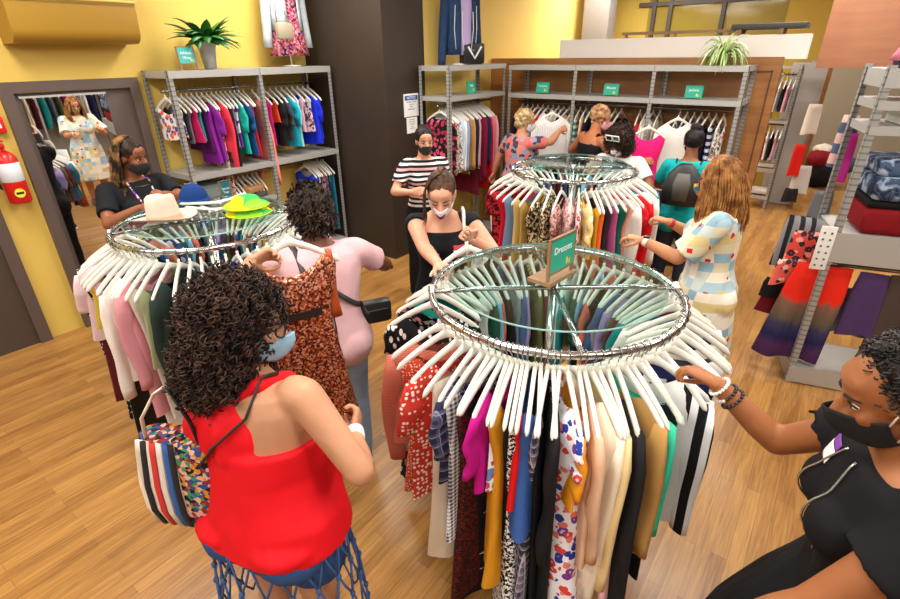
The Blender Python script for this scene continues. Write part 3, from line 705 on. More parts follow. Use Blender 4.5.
class Person:
    def __init__(s, label, base, heading, h=1.7, w=1., lean=0, side=0, head=(0, 0, 0), skin='#a8714c', arms=(), belly=0., bust=1., voxel=.009, legs=None):
        s.label = label; s.h = h; s.k = h/1.7; s.w = w; s.head = head
        s.root = thing('person', label, 'person', (base[0], base[1], 0), math.radians(heading-90))
        s.M = Matrix.Translation((base[0], base[1], 0)) @ Matrix.Rotation(math.radians(heading-90), 4, 'Z'); s.Mi = s.M.inverted()
        k = s.k; s.piv = Vector((0, 0, .93*k)); s.R = RY(side) @ RX(-lean)
        s.skin = skinm(skin); s.belly = belly; s.bust = bust
        # sections of the trunk at 1.70 m: z, half width, half depth, forward offset
        s.sec = [(.80, .168, .118, -.01), (.88, .178, .126, -.012), (.95, .168, .118, -.006), (1.03, .148, .104+.04*belly, .02*belly), (1.10, .142, .102+.05*belly, .03*belly), (1.18, .150, .108+.02*belly, .01*belly),
                 (1.26, .160, .112, .0), (1.33, .166, .102, -.005), (1.385, .150, .082, -.012), (1.42, .095, .066, -.014), (1.445, .058, .056, -.01)]
        s.sec = [(z, a*(w if z < 1.4 else 1+(w-1)*.5), b*(w if z < 1.4 else 1), c) for z, a, b, c in s.sec]
        s.sh = {q: s.T((g*(.152*w+.022), -.012, 1.372)) for q, g in (('L', -1), ('R', 1))}
        s.hc = s.T((0, .012, 1.588)); s.HR = s.R @ RZm(head[0]) @ RX(-head[1]) @ RY(head[2])
        s.hc = s.T((0, -.01, 1.46))+s.HR @ Vector((0, .025*k, .128*k))
        s.arm = {}; s.hand = {}
        for q, g in (('L', -1), ('R', 1)):
            a = dict(arms).get(q) if arms else None
            if a is None: a = dict(to=s.w_(s.sh[q]+Vector((g*.07, .06, -.52*k))), pole=(g*.3, -1, 0))
            s.ik(q, g, a)
        s.build_body(voxel, legs or {})
    def w_(s, p): return s.M @ Vector(p)
    def l_(s, p): return s.Mi @ Vector(p)
    def T(s, p):
        p = Vector(p)*s.k
        return s.piv+s.R @ (p-s.piv) if p.z > s.piv.z else p
    def H(s, p): return s.hc+s.HR @ (Vector(p)*s.k)
    def ik(s, q, g, a):
        k = s.k; S_ = s.sh[q]; W_ = s.l_(a['to']); u, f = .285*k, .245*k
        d = W_-S_; L = d.length
        if L > (u+f)*.995: W_ = S_+d*((u+f)*.995/L); d = W_-S_; L = d.length
        dn = d.normalized(); x = (u*u-f*f+L*L)/(2*L); hgt = math.sqrt(max(0, u*u-x*x))
        pole = Vector(a.get('pole', (g*.4, -.5, -1))); pp = (pole-dn*pole.dot(dn)).normalized()
        E = S_+dn*x+pp*hgt; s.arm[q] = (S_, E, W_)
        fd = (W_-E).normalized()
        hd = s.Mi.to_3x3() @ Vector(a['hd']) if 'hd' in a else fd
        pn = s.Mi.to_3x3() @ Vector(a['pn']) if 'pn' in a else Vector((0, 0, -1))
        hd.normalize(); pn = (pn-hd*pn.dot(hd)).normalized()
        s.hand[q] = (W_, hd, pn, a.get('curl', 25), g, a.get('pinch', 0))
    def hand_mesh(s, q, b):
        W_, d, n, curl, g, pinch = s.hand[q]; k = s.k*.97
        sd = d.cross(n)*(-g if True else 1)           # towards the thumb
        P = lambda x, y, z: W_+d*(x*k)+sd*(y*k)+n*(z*k)
        secs = []
        for x, hw, ht in ((-.015, .024, .019), (.0, .026, .018), (.025, .034, .016), (.055, .040, .0145), (.082, .040, .0125), (.092, .036, .010)):
            secs.append((P(x, 0, 0), hw*k, ht*k, sd, n))
        b.loft(secs, 16, True, 2.4)
        for i, (y, L, x0) in enumerate(((.029, .072, .084), (.010, .080, .090), (-.0105, .074, .087), (-.029, .058, .080))):
            p = P(x0-.01, y, .001); a = 0; dd = d.copy(); spread = sd*(y*1.6)
            for j, fr in enumerate((.46, .30, .24)):
                a = math.radians(curl*(.7+.35*j)*(1+.12*i)*(1 if not pinch or i > 0 else .8)); ax = dd.cross(n if j == 0 else nn).normalized() if False else d.cross(n).normalized()
                Rm = Matrix.Rotation(a, 3, ax) ; dd = (Rm @ dd).normalized()
                q1 = p+(dd+spread*(.25 if j == 0 else 0)).normalized()*(L*fr*k); r = (.0092, .0083, .0074)[j]*k
                b.cap(p, r*1.03, q1, r*.95, 10); p = q1
        t0 = P(.012, .020, .006); t1 = P(.045, .050, .018+.012*pinch); t2 = P(.075, .056-.012*pinch, .03+.02*pinch); t3 = P(.096, .050-.02*pinch, .036+.022*pinch)
        b.cap(t0, .016*k, t1, .0115*k, 10); b.cap(t1, .0112*k, t2, .0098*k, 10); b.cap(t2, .0098*k, t3, .0082*k, 10)
    def trunk(s, b, z0, z1, off=0., flare=0., front=0.):
        secs = []
        zs = [q[0] for q in s.sec]; zz = sorted(set([z0, z1]+[z for z in zs if z0 < z < z1]))
        for z in zz:
            a = [np.interp(z, zs, [q[i] for q in s.sec]) for i in (1, 2, 3)]
            fl = flare*max(0, (1.1-z))
            X = s.R if z > .93 else Matrix.Identity(3)
            secs.append((s.T((0, a[2], z)), (a[0]+off+fl)*s.k, (a[1]+off+fl)*s.k, X @ Vector((1, 0, 0)), X @ Vector((0, 1, 0))))
        b.loft(secs, 28, True, 2.25)
    def soft(s, b, off=0.):
        k, w = s.k, s.w
        if s.bust:
            for g in (-1, 1): b.ell(s.T((g*.072*w, .078*w+.01, 1.245)), (.066*w**.5*s.bust*k+off, .056*s.bust*w*k+off, .066*s.bust*k+off), s.R)
    def seat(s, b, off=0.):
        k, w = s.k, s.w
        for g in (-1, 1): b.ell(Vector((g*.085*w, -.065*w, .875))*k, (.092*w*k+off, .085*w*k+off, .1*k+off))
    def legpts(s, g, legs):
        a = legs.get('L' if g < 0 else 'R', {}); k = s.k
        hip = Vector((g*.092*s.w, 0, .87))*k; an = Vector(a.get('ankle', (g*.11, -.03, .075)))*k
        kn = hip.lerp(an, .49)+Vector(a.get('knee', (0, .025, 0)))*k
        return hip, kn, an
    def build_body(s, voxel, legs):
        k, w = s.k, s.w; b = MB(); s.legs = legs
        s.trunk(b, .80, 1.445); s.soft(b); s.seat(b)
        b.cap(s.T((0, -.012, 1.40)), .062*k, s.H((0, -.02, -.05)), .052*k)
        H, HR = s.H, s.HR
        e = lambda c, r: b.ell(H(c), tuple(x*k for x in r), HR)
        e((0, -.014, .028), (.074, .094, .084)); e((0, .020, -.045), (.056, .066, .068)); e((0, .058, -.092), (.024, .022, .018)); e((0, .060, .020), (.052, .020, .016))
        e((0, .05, .05), (.055, .028, .03))
        for g in (-1, 1): e((g*.038, .050, -.024), (.024, .026, .022)); e((g*.0755, -.012, -.008), (.009, .021, .032)); e((g*.011, .092, -.036), (.010, .010, .008))
        b.cap(H((0, .084, .006)), .0085*k, H((0, .108, -.030)), .0125*k); e((0, .082, -.062), (.024, .012, .007)); e((0, .080, -.073), (.021, .011, .007))
        for q, g in (('L', -1), ('R', 1)):
            S_, E, W_ = s.arm[q]; aw = .5+.5*w
            b.cap(S_-Vector((g*.03, 0, 0)), .056*k*aw, S_, .053*k*aw); b.cap(S_, .053*k*aw, E, .040*k*aw); 
            m = E.lerp(W_, .3); b.cap(E, .0395*k*aw, m, .041*k*aw); b.cap(m, .041*k*aw, W_, .026*k)
            hip, kn, an = s.legpts(g, legs); lw = .4+.6*w
            b.cap(hip, .09*k*lw, kn, .057*k*lw); c = kn.lerp(an, .33)+Vector((0, -.012*k, 0)); b.cap(kn, .055*k*lw, c, .055*k*lw); b.cap(c, .055*k*lw, an, .036*k)
            b.loft([(an+Vector((0, y*k, z*k)), rx*k, rz*k, (1, 0, 0), (0, 0, 1)) for y, z, rx, rz in ((-.055, -.045, .02, .02), (-.04, -.04, .032, .032), (0, -.03, .035, .042), (.07, -.045, .042, .028), (.13, -.055, .045, .018), (.165, -.06, .03, .01))], 14)
        me = fuse(b, voxel*1.15, 5, .5)
        hb = MB()
        for q in 'LR': s.hand_mesh(q, hb)
        hm = fuse(hb, .0042, 4, .5)
        bm = bmesh.new(); bm.from_mesh(me); bm.from_mesh(hm); bm.to_mesh(me); bm.free(); bpy.data.meshes.remove(hm)
        s.body = link('body', me, s.skin, s.root)
    def eyes(s, iris='#2a1a12', closed=False, brow='#2a1c16'):
        for g in (-1, 1):
            if not closed:
                MB().ell(s.H((g*.031, .0635, .001)), (.0118*s.k, .0105*s.k, .0072*s.k), s.HR, 12, 8).build('eye', solid('#e6e0da', .3), s.root)
                MB().ell(s.H((g*.031, .0715, .001)), (.0055*s.k, .0032*s.k, .0058*s.k), s.HR, 10, 6).build('iris', solid(iris, .2), s.root)
            MB().tube([s.H((g*x, y, z)) for x, y, z in ((.013, .073, .0035 if not closed else -.003), (.022, .0755, .008 if not closed else -.006), (.033, .0745, .0085 if not closed else -.0065), (.046, .064, .003 if not closed else -.003))], .0022*s.k, 6).build('eyelash', solid('#1c1412', .6), s.root)
            MB().tube([s.H((g*x, y, z)) for x, y, z in ((.012, .078, .021), (.024, .0785, .026), (.038, .073, .0265), (.052, .056, .020))], [.0022*s.k, .0036*s.k, .003*s.k, .0012*s.k], 6).build('eyebrow', solid(brow, .8), s.root)
    def mask(s, mat, loop='#e8e6e2', marks=None, big=1.):
        vs = []; fs = []; n, m = 26, 12
        def surf(u, v, off=0):
            ph = u*math.radians(84); c = math.exp(-(ph/.42)**2)
            zt = -.008-.018*(1-c); zb = -.108*big+.028*abs(u)**1.5; z = zt+(zb-zt)*v
            rx = .0665-.010*v**2; ry = .066*(1-.10*v**3)
            nose = .046*c*(1-.2*abs(v-.28)*2)*(1-v**4*.75)
            return (math.sin(ph)*(rx+off), .014+math.cos(ph)*(ry+off)+nose-.012*v**3, z)
        for i in range(m+1):
            for j in range(n+1): vs.append(s.H(surf(-1+2*j/n, i/m)))
        for i in range(m):
            for j in range(n): fs.append((i*(n+1)+j, i*(n+1)+j+1, (i+1)*(n+1)+j+1, (i+1)*(n+1)+j))
        b = MB(); b.add(vs, fs); o = b.build('face_mask', mat, s.root); md = o.modifiers.new('thick', 'SOLIDIFY'); md.thickness = .0025; md.offset = 0
        for g in (-1, 1):
            MB().tube([s.H(surf(g, .08, .001)), s.H((g*.079, -.01, .02)), s.H((g*.080, -.03, .005)), s.H((g*.077, -.022, -.03)), s.H(surf(g, .85, .001))], .0022*s.k, 6).build('ear_loop', solid(loop, .6), o)
        if marks:
            for (u, v, r1, r2, colr) in marks:
                pts = []; cv = Vector(surf(u, v, .004))
                b = MB(); vv = [s.H(cv)]+[s.H(surf(u+r1*math.cos(a), v+r2*math.sin(a), .004)) for a in np.linspace(0, 2*PI, 16, endpoint=False)]
                b.add(vv, [(0, 1+i, 1+(i+1) % 16) for i in range(16)]); q = b.build('print', solid(colr, .7), o); md = q.modifiers.new('thick', 'SOLIDIFY'); md.thickness = .001
        return o
    def cloth(s, name, b, mat, voxel=.011, smooth=4, wr=.004, sc=9, zs=.6, clear=None):
        me = fuse(b, voxel, smooth, .5)
        if wr: wrinkle(me, wr, sc, rnd.uniform(0, 50), zs)
        return link(name, me, mat, s.root)
    def sleeves(s, b, frac, off=.02, end=None):
        aw = .5+.5*s.w; k = s.k
        for q, g in (('L', -1), ('R', 1)):
            S_, E, W_ = s.arm[q]
            b.cap(S_-Vector((g*.06, 0, .0)), .054*k*aw+off*.3, S_, .053*k*aw+off*.45)
            if frac <= 1: p = S_.lerp(E, frac); r = .053-.013*frac; b.loft([(c, rr, rr, *s.perp(E-S_)) for c, rr in ((S_, .0535*k*aw+off*.45), (S_.lerp(p, .35), .053*k*aw+off*.6), (p, r*k*aw+off*(end or 1)), (p-(E-S_).normalized()*.006, r*k*aw))], 18)
            else:
                f2 = frac-1; p = E.lerp(W_, f2); b.cap(S_, .055*k*aw+off*.8, E, .041*k*aw+off); r = .041-.013*f2; b.cap(E, .041*k*aw+off, p, r*k*aw+off*.7)
    @staticmethod
    def perp(d):
        d = d.normalized(); q = Vector((0, 0, 1)).rotation_difference(d); return q @ Vector((1, 0, 0)), q @ Vector((0, 1, 0))
    def tee(s, name, mat, z0=.86, frac=.55, off=.014, flare=.03, zt=1.425, sl=.022, wr=.005, end=None):
        b = MB(); s.trunk(b, z0, zt, off, flare); s.soft(b, off); 
        if z0 < .9: s.seat(b, off)
        s.sleeves(b, frac, sl, end)
        return s.cloth(name, b, mat, wr=wr)
    def trousers(s, name, mat, z1=1.02, frac=2., off=.014):
        b = MB(); s.trunk(b, .80, z1, off*.8); s.seat(b, off*.8); k = s.k; lw = .4+.6*s.w
        for g in (-1, 1):
            hip, kn, an = s.legpts(g, s.legs)
            if frac <= 1:
                p = hip.lerp(kn, frac); b.cap(hip, .09*k*lw+off, p.lerp(hip, .15), .085*k*lw+off*1.3); b.loft([(c, r, r, *s.perp(kn-hip)) for c, r in ((hip, .09*k*lw+off), (p, (.09-.033*frac)*k*lw+off*1.6))], 20)
            else: b.cap(hip, .09*k*lw+off, kn, .057*k*lw+off); c = kn.lerp(an, .33); b.cap(kn, .057*k*lw+off, c, .055*k*lw+off); b.cap(c, .055*k*lw+off, kn.lerp(an, frac-1), .045*k+off)
        return s.cloth(name, b, mat, wr=.004)
    def shoes(s, mat, sole):
        for g in (-1, 1):
            hip, kn, an = s.legpts(g, s.legs); k = s.k
            b = MB(); b.loft([(an+Vector((0, y*k, z*k)), rx*k, rz*k, (1, 0, 0), (0, 0, 1)) for y, z, rx, rz in ((-.07, -.03, .025, .028), (-.055, -.026, .038, .042), (0, -.02, .043, .05), (.07, -.034, .05, .034), (.14, -.046, .052, .022), (.185, -.052, .034, .012))], 18)
            o = b.build('shoe', mat, s.root)
            MB().loft([(an+Vector((0, y*k, -.075*k+.012)), rx*k, .012, (1, 0, 0), (0, 0, 1)) for y, rx in ((-.082, .02), (-.065, .04), (0, .046), (.07, .054), (.15, .055), (.19, .036), (.2, .02))], 18, True, 4).build('sole', sole, o)
    def hair_cap(s, mat, c=(0, -.026, .036), r=(.0835, .099, .088), extra=(), wr=.004, sc=40, name='hair', voxel=.007):
        b = MB(); b.ell(s.H(c), tuple(x*s.k for x in r), s.HR, 20, 14)
        for cc, rr in extra: b.ell(s.H(cc), tuple(x*s.k for x in rr), s.HR, 16, 12)
        me = fuse(b, voxel, 2); wrinkle(me, wr, sc, rnd.uniform(0, 9), .8)
        return link(name, me, mat, s.root)
    def strands(s, mat, n, length, az=(60, 300), r=.0045, fall=(0, -.01, -1), wave=.006, top=.0, name='hair_strands', parent=None, thick=1., swell=.0, ply=0, world=True, clip=1.):
        """locks that run down the scalp and then hang"""
        b = MB(); fall = Vector(fall).normalized()
        for i in range(n):
            a = math.radians(rnd.uniform(*az)); ln = length*rnd.uniform(.8, 1.05); ph = rnd.uniform(0, 6); lay = rnd.uniform(0, 1)
            pts = []; st_ = rnd.uniform(.0, .35); rr = 1.02+.10*lay*thick
            for t in np.linspace(st_, 1.5, 8):
                x = -math.sin(a)*math.sin(t)*.0835*rr; y = math.cos(a)*math.sin(t)*.097*rr-.026; z = .036+.09*rr*math.cos(t)+top
                pts.append(s.H((x, y, z)))
            p = pts[-1].copy(); out = (s.HR @ Vector((-math.sin(a), math.cos(a), 0)))
            m = 12
            for j in range(1, m+1):
                t = j/m; q = p+fall*(ln*t)*s.k+out*(swell*math.sin(t*2.2)+.012*lay)*s.k
                q += Vector((math.sin(ph+t*9), math.cos(ph*1.3+t*8), 0))*wave*t
                pts.append(q)
            k = len(pts); b.tube(pts, [r*rnd.uniform(.8, 1.2)*(1 if j < k-3 else .75-.25*(j-k+3)) for j in range(k)], 5)
        return b.build(name, mat, parent or s.root)
def curls(center_fn, n, mat, name, parent, R0=(.008, .014), turns=(2, 4), length=(.06, .12), thick=.0035, normal_fn=None):
    b = MB()
    for i in range(n):
        p, nn = center_fn(); tdown = Vector((0, 0, -1)); ax = (tdown*rnd.uniform(.5, 1)+nn*rnd.uniform(-.1, .45)+Vector((rnd.uniform(-.5, .5), rnd.uniform(-.5, .5), rnd.uniform(-.3, .3)))).normalized()
        u = ax.orthogonal().normalized(); v = ax.cross(u); L = rnd.uniform(*length); r = rnd.uniform(*R0); T_ = rnd.uniform(*turns); m = int(T_*7); ph = rnd.uniform(0, 6)
        pts = [p+ax*(L*(j/m-.4))+(u*math.cos(ph+2*PI*T_*j/m)+v*math.sin(ph+2*PI*T_*j/m))*r*(.7+.3*j/m) for j in range(m+1)]
        b.tube(pts, thick*rnd.uniform(.7, 1.2), 4, cap=False)
    return b.build(name, mat, parent)
black_c = fab('solid', '#141315'); denim_c = fab('denim', '#7890b4', '#a2b6d2')
# ---- woman in the red racerback, foreground
A = Person('woman with big dark curls in red racerback top, holding up the copper dress', (-1.205, .625), 104, 1.63, 1.30, lean=9, side=-9, head=(-58, 10, 0), skin='#bd8a68', belly=.6, bust=1.1, voxel=.008,
           arms=dict(L=dict(to=(-1.655, .965, 1.56), pole=(-.6, -.3, -.6), hd=(-.05, .9, .05), pn=(.8, 0, -.5), curl=42, pinch=1), R=dict(to=(-1.07, .87, 1.10), pole=(1, -.6, -.5), hd=(-.45, .7, .25), pn=(-.8, -.5, 0), curl=35, pinch=1)))
b = MB(); A.trunk(b, .885, 1.215, .024, .10); A.soft(b, .012)
for g in (-1, 1): b.ell(Vector((g*.085*1.3, -.068*1.3, .93))*A.k, (.125, .125, .055))
redm = fab('solid', '#d8101c', 1., 0., .7)
for pts in (((0, -.135, 1.21), (0, -.135, 1.30), (0, -.105, 1.37), (-.075, -.055, 1.418)), ((0, -.135, 1.21), (0, -.135, 1.30), (0, -.105, 1.37), (.075, -.055, 1.418)), ((-.075, -.055, 1.418), (-.09, .04, 1.40), (-.095, .12, 1.30), (-.09, .14, 1.22)), ((.075, -.055, 1.418), (.09, .04, 1.40), (.095, .12, 1.30), (.09, .14, 1.22))):
    P_ = [A.T((x*1.15, y*1.16, z)) for x, y, z in pts]
    for q0, q1 in zip(P_, P_[1:]): b.cap(q0, .03, q1, .028)
b.ell(A.T((-.05, -.125, 1.27)), (.15, .045, .12), A.R)
A.cloth('red_racerback_top', b, redm, voxel=.009, wr=.006, sc=8)
A.trousers('denim_shorts', fab('denim', '#24406e', '#3a5c92'), .99, .38, .014)
bm_ = MB()       # knotted blue net skirt over the shorts
net = solid('#35598f', .8); N_ = 18; rows = [(.845, .03), (.72, .06), (.60, .085), (.48, .10), (.36, .11), (.26, .115)]
def netp(i, j):
    z, o_ = rows[j]; a = 2*PI*(i+.5*(j % 2))/N_; return Vector((math.cos(a)*(.178*1.24+o_*.55), math.sin(a)*(.128*1.3+o_*.6)-.01, z))
for j in range(len(rows)-1):
    for i in range(N_):
        p = netp(i, j)
        for q in ((i, i-1) if j % 2 == 0 else (i, i+1)):
            e_ = netp(q, j+1); m_ = p.lerp(e_, .5)+Vector((0, 0, -.008)); bm_.tube([p, m_, e_], .0042, 6)
        bm_.ell(p, (.010, .010, .014), None, 8, 6)
bm_.build('net_skirt', net, A.root)
A.shoes(solid('#2a2624', .6), solid('#d8d4cc', .7))
A.mask(solid('#8fb4cc', .8), '#dfe8ee'); A.eyes()
hc = A.H((0, -.035, -.015)); hr_ = A.HR
dkh = hairm('#140d0b', '#3d2a22')
hv = MB(); hv.ell(A.H((0, -.065, .04)), (.135, .125, .115), hr_); hv.ell(A.H((-.085, -.08, -.07)), (.085, .10, .14), hr_); hv.ell(A.H((.07, -.10, -.07)), (.08, .085, .14), hr_); hv.ell(A.H((0, -.125, -.08)), (.135, .09, .15), hr_)
hm_ = fuse(hv, .014, 2); wrinkle(hm_, .02, 26, 3, 1.)
ha = link('curly_hair', hm_, dkh, A.root)
tri = [(p.center.copy(), p.normal.copy()) for p in hm_.polygons if not ((A.HR.transposed() @ (p.center-A.hc)).y > .03 and (A.HR.transposed() @ (p.center-A.hc)).z < .05)]
def cf():
    c, n = rnd.choice(tri); return c+n*rnd.uniform(-.004, .022), n
curls(cf, 2300, hairm('#1a110e', '#4a342a'), 'curls', ha, (.006, .012), (2.2, 4.5), (.05, .11), .003)
MB().tube([A.H((.078, -.02, .01)), A.H((.082, .03, .012)), A.H((.074, .075, .014))], .004, 6).build('glasses_temple', solid('#1a1414', .3), A.root)
fr = MB()
for g in (-1, 1): fr.tube([A.H((g*.035+.026*math.cos(a), .095-.02*abs(math.cos(a))*(1 if g*math.cos(a) > 0 else 0), .002+.02*math.sin(a))) for a in np.linspace(0, 2*PI, 18, endpoint=False)], .003, 6, closed=True)
fr.build('glasses_frame', solid('#1a1414', .3), A.root)
S_, E_, W_ = A.arm['R']; d_ = (W_-E_).normalized(); pw = W_-d_*.02
ax_, ay_ = Person.perp(d_)
MB().loft([(pw+d_*t, .036, .032, ax_, ay_) for t in (-.022, -.02, .02, .022)], 20).build('wrist_band', solid('#e9e6e2', .6), A.root)
# ---- woman in pale pink, seen from behind
B = Person('woman in pale pink tee and faded jeans with her back turned', (-1.95, 1.50), 146, 1.67, 1.14, lean=4, head=(8, 8, 0), skin='#7a4a30', belly=.5, bust=1.,
           arms=dict(L=dict(to=(-2.28, 1.55, 1.22), pole=(-1, -.3, -.6)), R=dict(to=(-2.05, 2.05, 1.1), pole=(1, -.4, -.6))), legs=dict(R=dict(ankle=(.12, -.02, .075)), L=dict(ankle=(-.12, .06, .075))))
B.tee('pink_tee', fab('solid', '#dcb2b6'), .84, .62, .026, .05, wr=.007, sl=.022); B.trousers('jeans', denim_c, .92, 1.94, .012); B.shoes(solid('#221c20', .5), solid('#e4e0dc', .6))
B.hair_cap(hairm('#120d0b', '#2c201a'), (0, -.03, .03), (.092, .108, .098), (((0, -.05, -.02), (.082, .085, .07)),), .008, 30)
lk = MB()
for i in range(150):
    a = rnd.uniform(0, 2*PI); t0 = rnd.uniform(.1, 1.0); pts = []
    for t in np.linspace(t0, t0+.95, 7):
        x = -math.sin(a)*math.sin(t)*.099; y = math.cos(a)*math.sin(t)*.112-.03; z = .03+.104*math.cos(t)
        if y > .06 and z < .05: break
        pts.append(B.H((x+rnd.uniform(-.004, .004), y+rnd.uniform(-.004, .004), z)))
    if len(pts) > 2: lk.tube(pts, .0085, 6)
lk.build('twisted_locks', hairm('#140e0c', '#3a2b24'), B.root)
bcap = [o for o in B.root.children if o.name.startswith('hair')][0]
trib = [(p.center.copy(), p.normal.copy()) for p in bcap.data.polygons if (B.HR.transposed() @ (p.center-B.hc)).y < .05]
def cfb():
    c, n = rnd.choice(trib); return c+n*rnd.uniform(.002, .016), n
curls(cfb, 420, hairm('#120c0a', '#43332a'), 'curls', bcap, (.005, .008), (1.2, 2.2), (.05, .09), .0052)
B.eyes(); B.mask(black_c, '#1c1c1c')
# ---- woman at the mirror
C_ = Person('woman in black graphic tee and black mask standing before the mirror door', (-4.06, 1.56), 4, 1.74, 1.1, lean=4, head=(24, 8, 0), skin='#8a5436', bust=1.05,
            arms=dict(R=dict(to=(-3.66, 1.42, 1.34), pole=(1, -.5, -.8), pn=(0, .4, -1), curl=40, pinch=1), L=dict(to=(-3.64, 1.58, 1.40), pole=(-1, -.4, -.6), pn=(0, -.8, -.6), curl=40, pinch=1)))
ct = C_.tee('black_graphic_tee', fab('solid', '#17181c'), .84, .72, .016, .03, sl=.022); C_.trousers('black_trousers', black_c, 1.0, 1.95, .016); C_.shoes(solid('#222222', .5), solid('#333333', .6))
C_.mask(solid('#26262a', .8), '#26262a'); C_.eyes(brow='#1c1412')
def chest(P_, pts, mat, name, parent=None, off=.0):
    """a print or sticker that lies on the chest: polygon of (x, z) points cast onto the clothes"""
    parent = parent or P_.root; return None
def onto(P_, target, x, z, back=False):
    o = P_.T((x, .6 if not back else -.6, z)); d = P_.R @ Vector((0, -1 if not back else 1, 0))
    ok, loc, nor, _ = target.ray_cast(o, d); return (loc+nor*.003) if ok else None
def decal(P_, target, x0, x1, z0, z1, mat, name, back=False, n=6, skew=0):
    vs = []; fs = []
    for i in range(n+1):
        for j in range(n+1):
            p = onto(P_, target, x0+(x1-x0)*j/n+skew*(i/n-.5), z0+(z1-z0)*i/n, back)
            if p is None: return
            vs.append(p)
    for i in range(n):
        for j in range(n): fs.append((i*(n+1)+j, i*(n+1)+j+1, (i+1)*(n+1)+j+1, (i+1)*(n+1)+j))
    b = MB(); b.add(vs, fs); o = b.build(name, mat, target); md = o.modifiers.new('thick', 'SOLIDIFY'); md.thickness = .0012; md.offset = 0
    return o
bpy.context.view_layer.update()
decal(C_, ct, .02, .155, 1.12, 1.24, fab('blotch', '#2f9ad0', '#e6eef2', '#d060a0', '#3ab0d8', .9), 'blue_print'); decal(C_, ct, -.155, -.0, 1.15, 1.23, fab('blotch', '#e6d420', '#f0e030', '#2a8ac0', '#e8dc28', .8), 'yellow_print')
lan = MB()
for g in (-1, 1): lan.tube([p for p in ([C_.T((g*.06, -.03, 1.45)), C_.T((g*.075, .05, 1.425))]+[onto(C_, ct, g*x, z) for x, z in ((.065, 1.36), (.05, 1.28), (.02, 1.18), (.0, 1.12))]) if p], .008, 6, flat=.4)
lan.build('lanyard', fab('blotch', '#2a4aa0', '#e0b030', '#7a3a9a', '#e8e0c0', 2.), C_.root)
C_.hair_cap(hairm('#1a110d', '#3a2418'), (0, -.03, .038), (.086, .1, .09))
C_.strands(hairm('#1e130e', '#8a6236'), 130, .36, (88, 272), .0062, wave=.012, swell=.03)
MB().tube([C_.T((g, .115-abs(g)*.3, 1.40-.0*abs(g))) for g in (-.05, 0, .05)], .0015, 5).build('necklace', solid('#c8a060', .3, .9), C_.root)
# ---- woman with the purple-lip mask
D_ = Person('woman in black top with white mask leaning over the foreground rack', (-1.76, 2.27), -50, 1.70, .93, lean=6, head=(-6, 26, 0), skin='#d9a184', bust=.95,
            arms=dict(R=dict(to=(-1.36, 1.76, 1.30), pole=(.7, -.2, -1), hd=(.8, -.3, 0), pn=(0, 0, -1), curl=30), L=dict(to=(-1.40, 2.06, 1.38), pole=(-1, -.3, -1), hd=(-.15, -.55, .5), pn=(.3, -.6, .3), curl=45, pinch=1)))
b = MB(); D_.trunk(b, .82, 1.345, .013, .03); D_.soft(b, .012); D_.seat(b, .014); D_.sleeves(b, .18, .014)
dt = D_.cloth('black_top', b, fab('solid', '#17161a')); D_.trousers('grey_trousers', fab('solid', '#55525a'), 1.0, 1.95, .018); D_.shoes(solid('#222222', .5), solid('#c8c4bc', .6))
D_.mask(fab('solid', '#e6e0e2'), '#e6e2e2', [(0, .50, .26, .17, '#7a2468'), (-.13, .38, .15, .11, '#7a2468'), (.13, .38, .15, .11, '#7a2468')]); D_.eyes('#4a3420', True, '#4a3224')
hd = hairm('#2e1f16', '#6a4a32')
D_.hair_cap(hd, (0, -.03, .036), (.081, .098, .088), (((0, -.115, .03), (.03, .03, .035)),), .003, 60)
D_.strands(hd, 90, .40, (164, 196), .0042, fall=(.05, -.2, -1), wave=.01, swell=.02)
D_.strands(hd, 10, .2, (284, 300), .003, fall=(0, -.1, -1), wave=.006)
bpy.context.view_layer.update()
decal(D_, dt, -.125, -.055, 1.26, 1.285, solid('#c83a4a', .6), 'name_sticker_top'); decal(D_, dt, -.125, -.055, 1.215, 1.258, solid('#e9e4e2', .6), 'name_sticker'); decal(D_, dt, .03, .06, 1.21, 1.24, solid('#d8a050', .4), 'round_pin')
# ---- woman behind her in stripes
E_p = Person('woman in black white and pink striped tee standing by the brown column', (-2.99, 3.60), -42, 1.67, .95, lean=3, head=(6, 6, 0), skin='#d29a7e', bust=.85, voxel=.011,
             arms=dict(R=dict(to=(-2.84, 3.25, 1.18), pole=(1, -.4, -.8), hd=(.5, .3, .1), pn=(-.4, .6, -.2), curl=55), L=dict(to=(-2.74, 3.36, 1.18), pole=(-1, -.4, -.8), hd=(-.2, -.6, .1), pn=(-.5, .3, -.3), curl=55)))
E_p.tee('striped_tee', fab('multistripe', '#1b191d', '#ded6d4', '#1b191d', '#c99a9c', '#1b191d', '#e4dedc', 1.6), .84, .7, .016, .03, sl=.022); E_p.trousers('black_trousers', black_c, 1.0, 1.95, .03); E_p.shoes(solid('#1a1a1a', .5), solid('#222222', .6))
E_p.mask(solid('#1e2422', .8), '#1e2422'); E_p.eyes(); E_p.hair_cap(hairm('#120d0c', '#2a1c18'), (0, -.03, .038), (.084, .1, .09), (((0, -.09, .09), (.04, .04, .035)),))
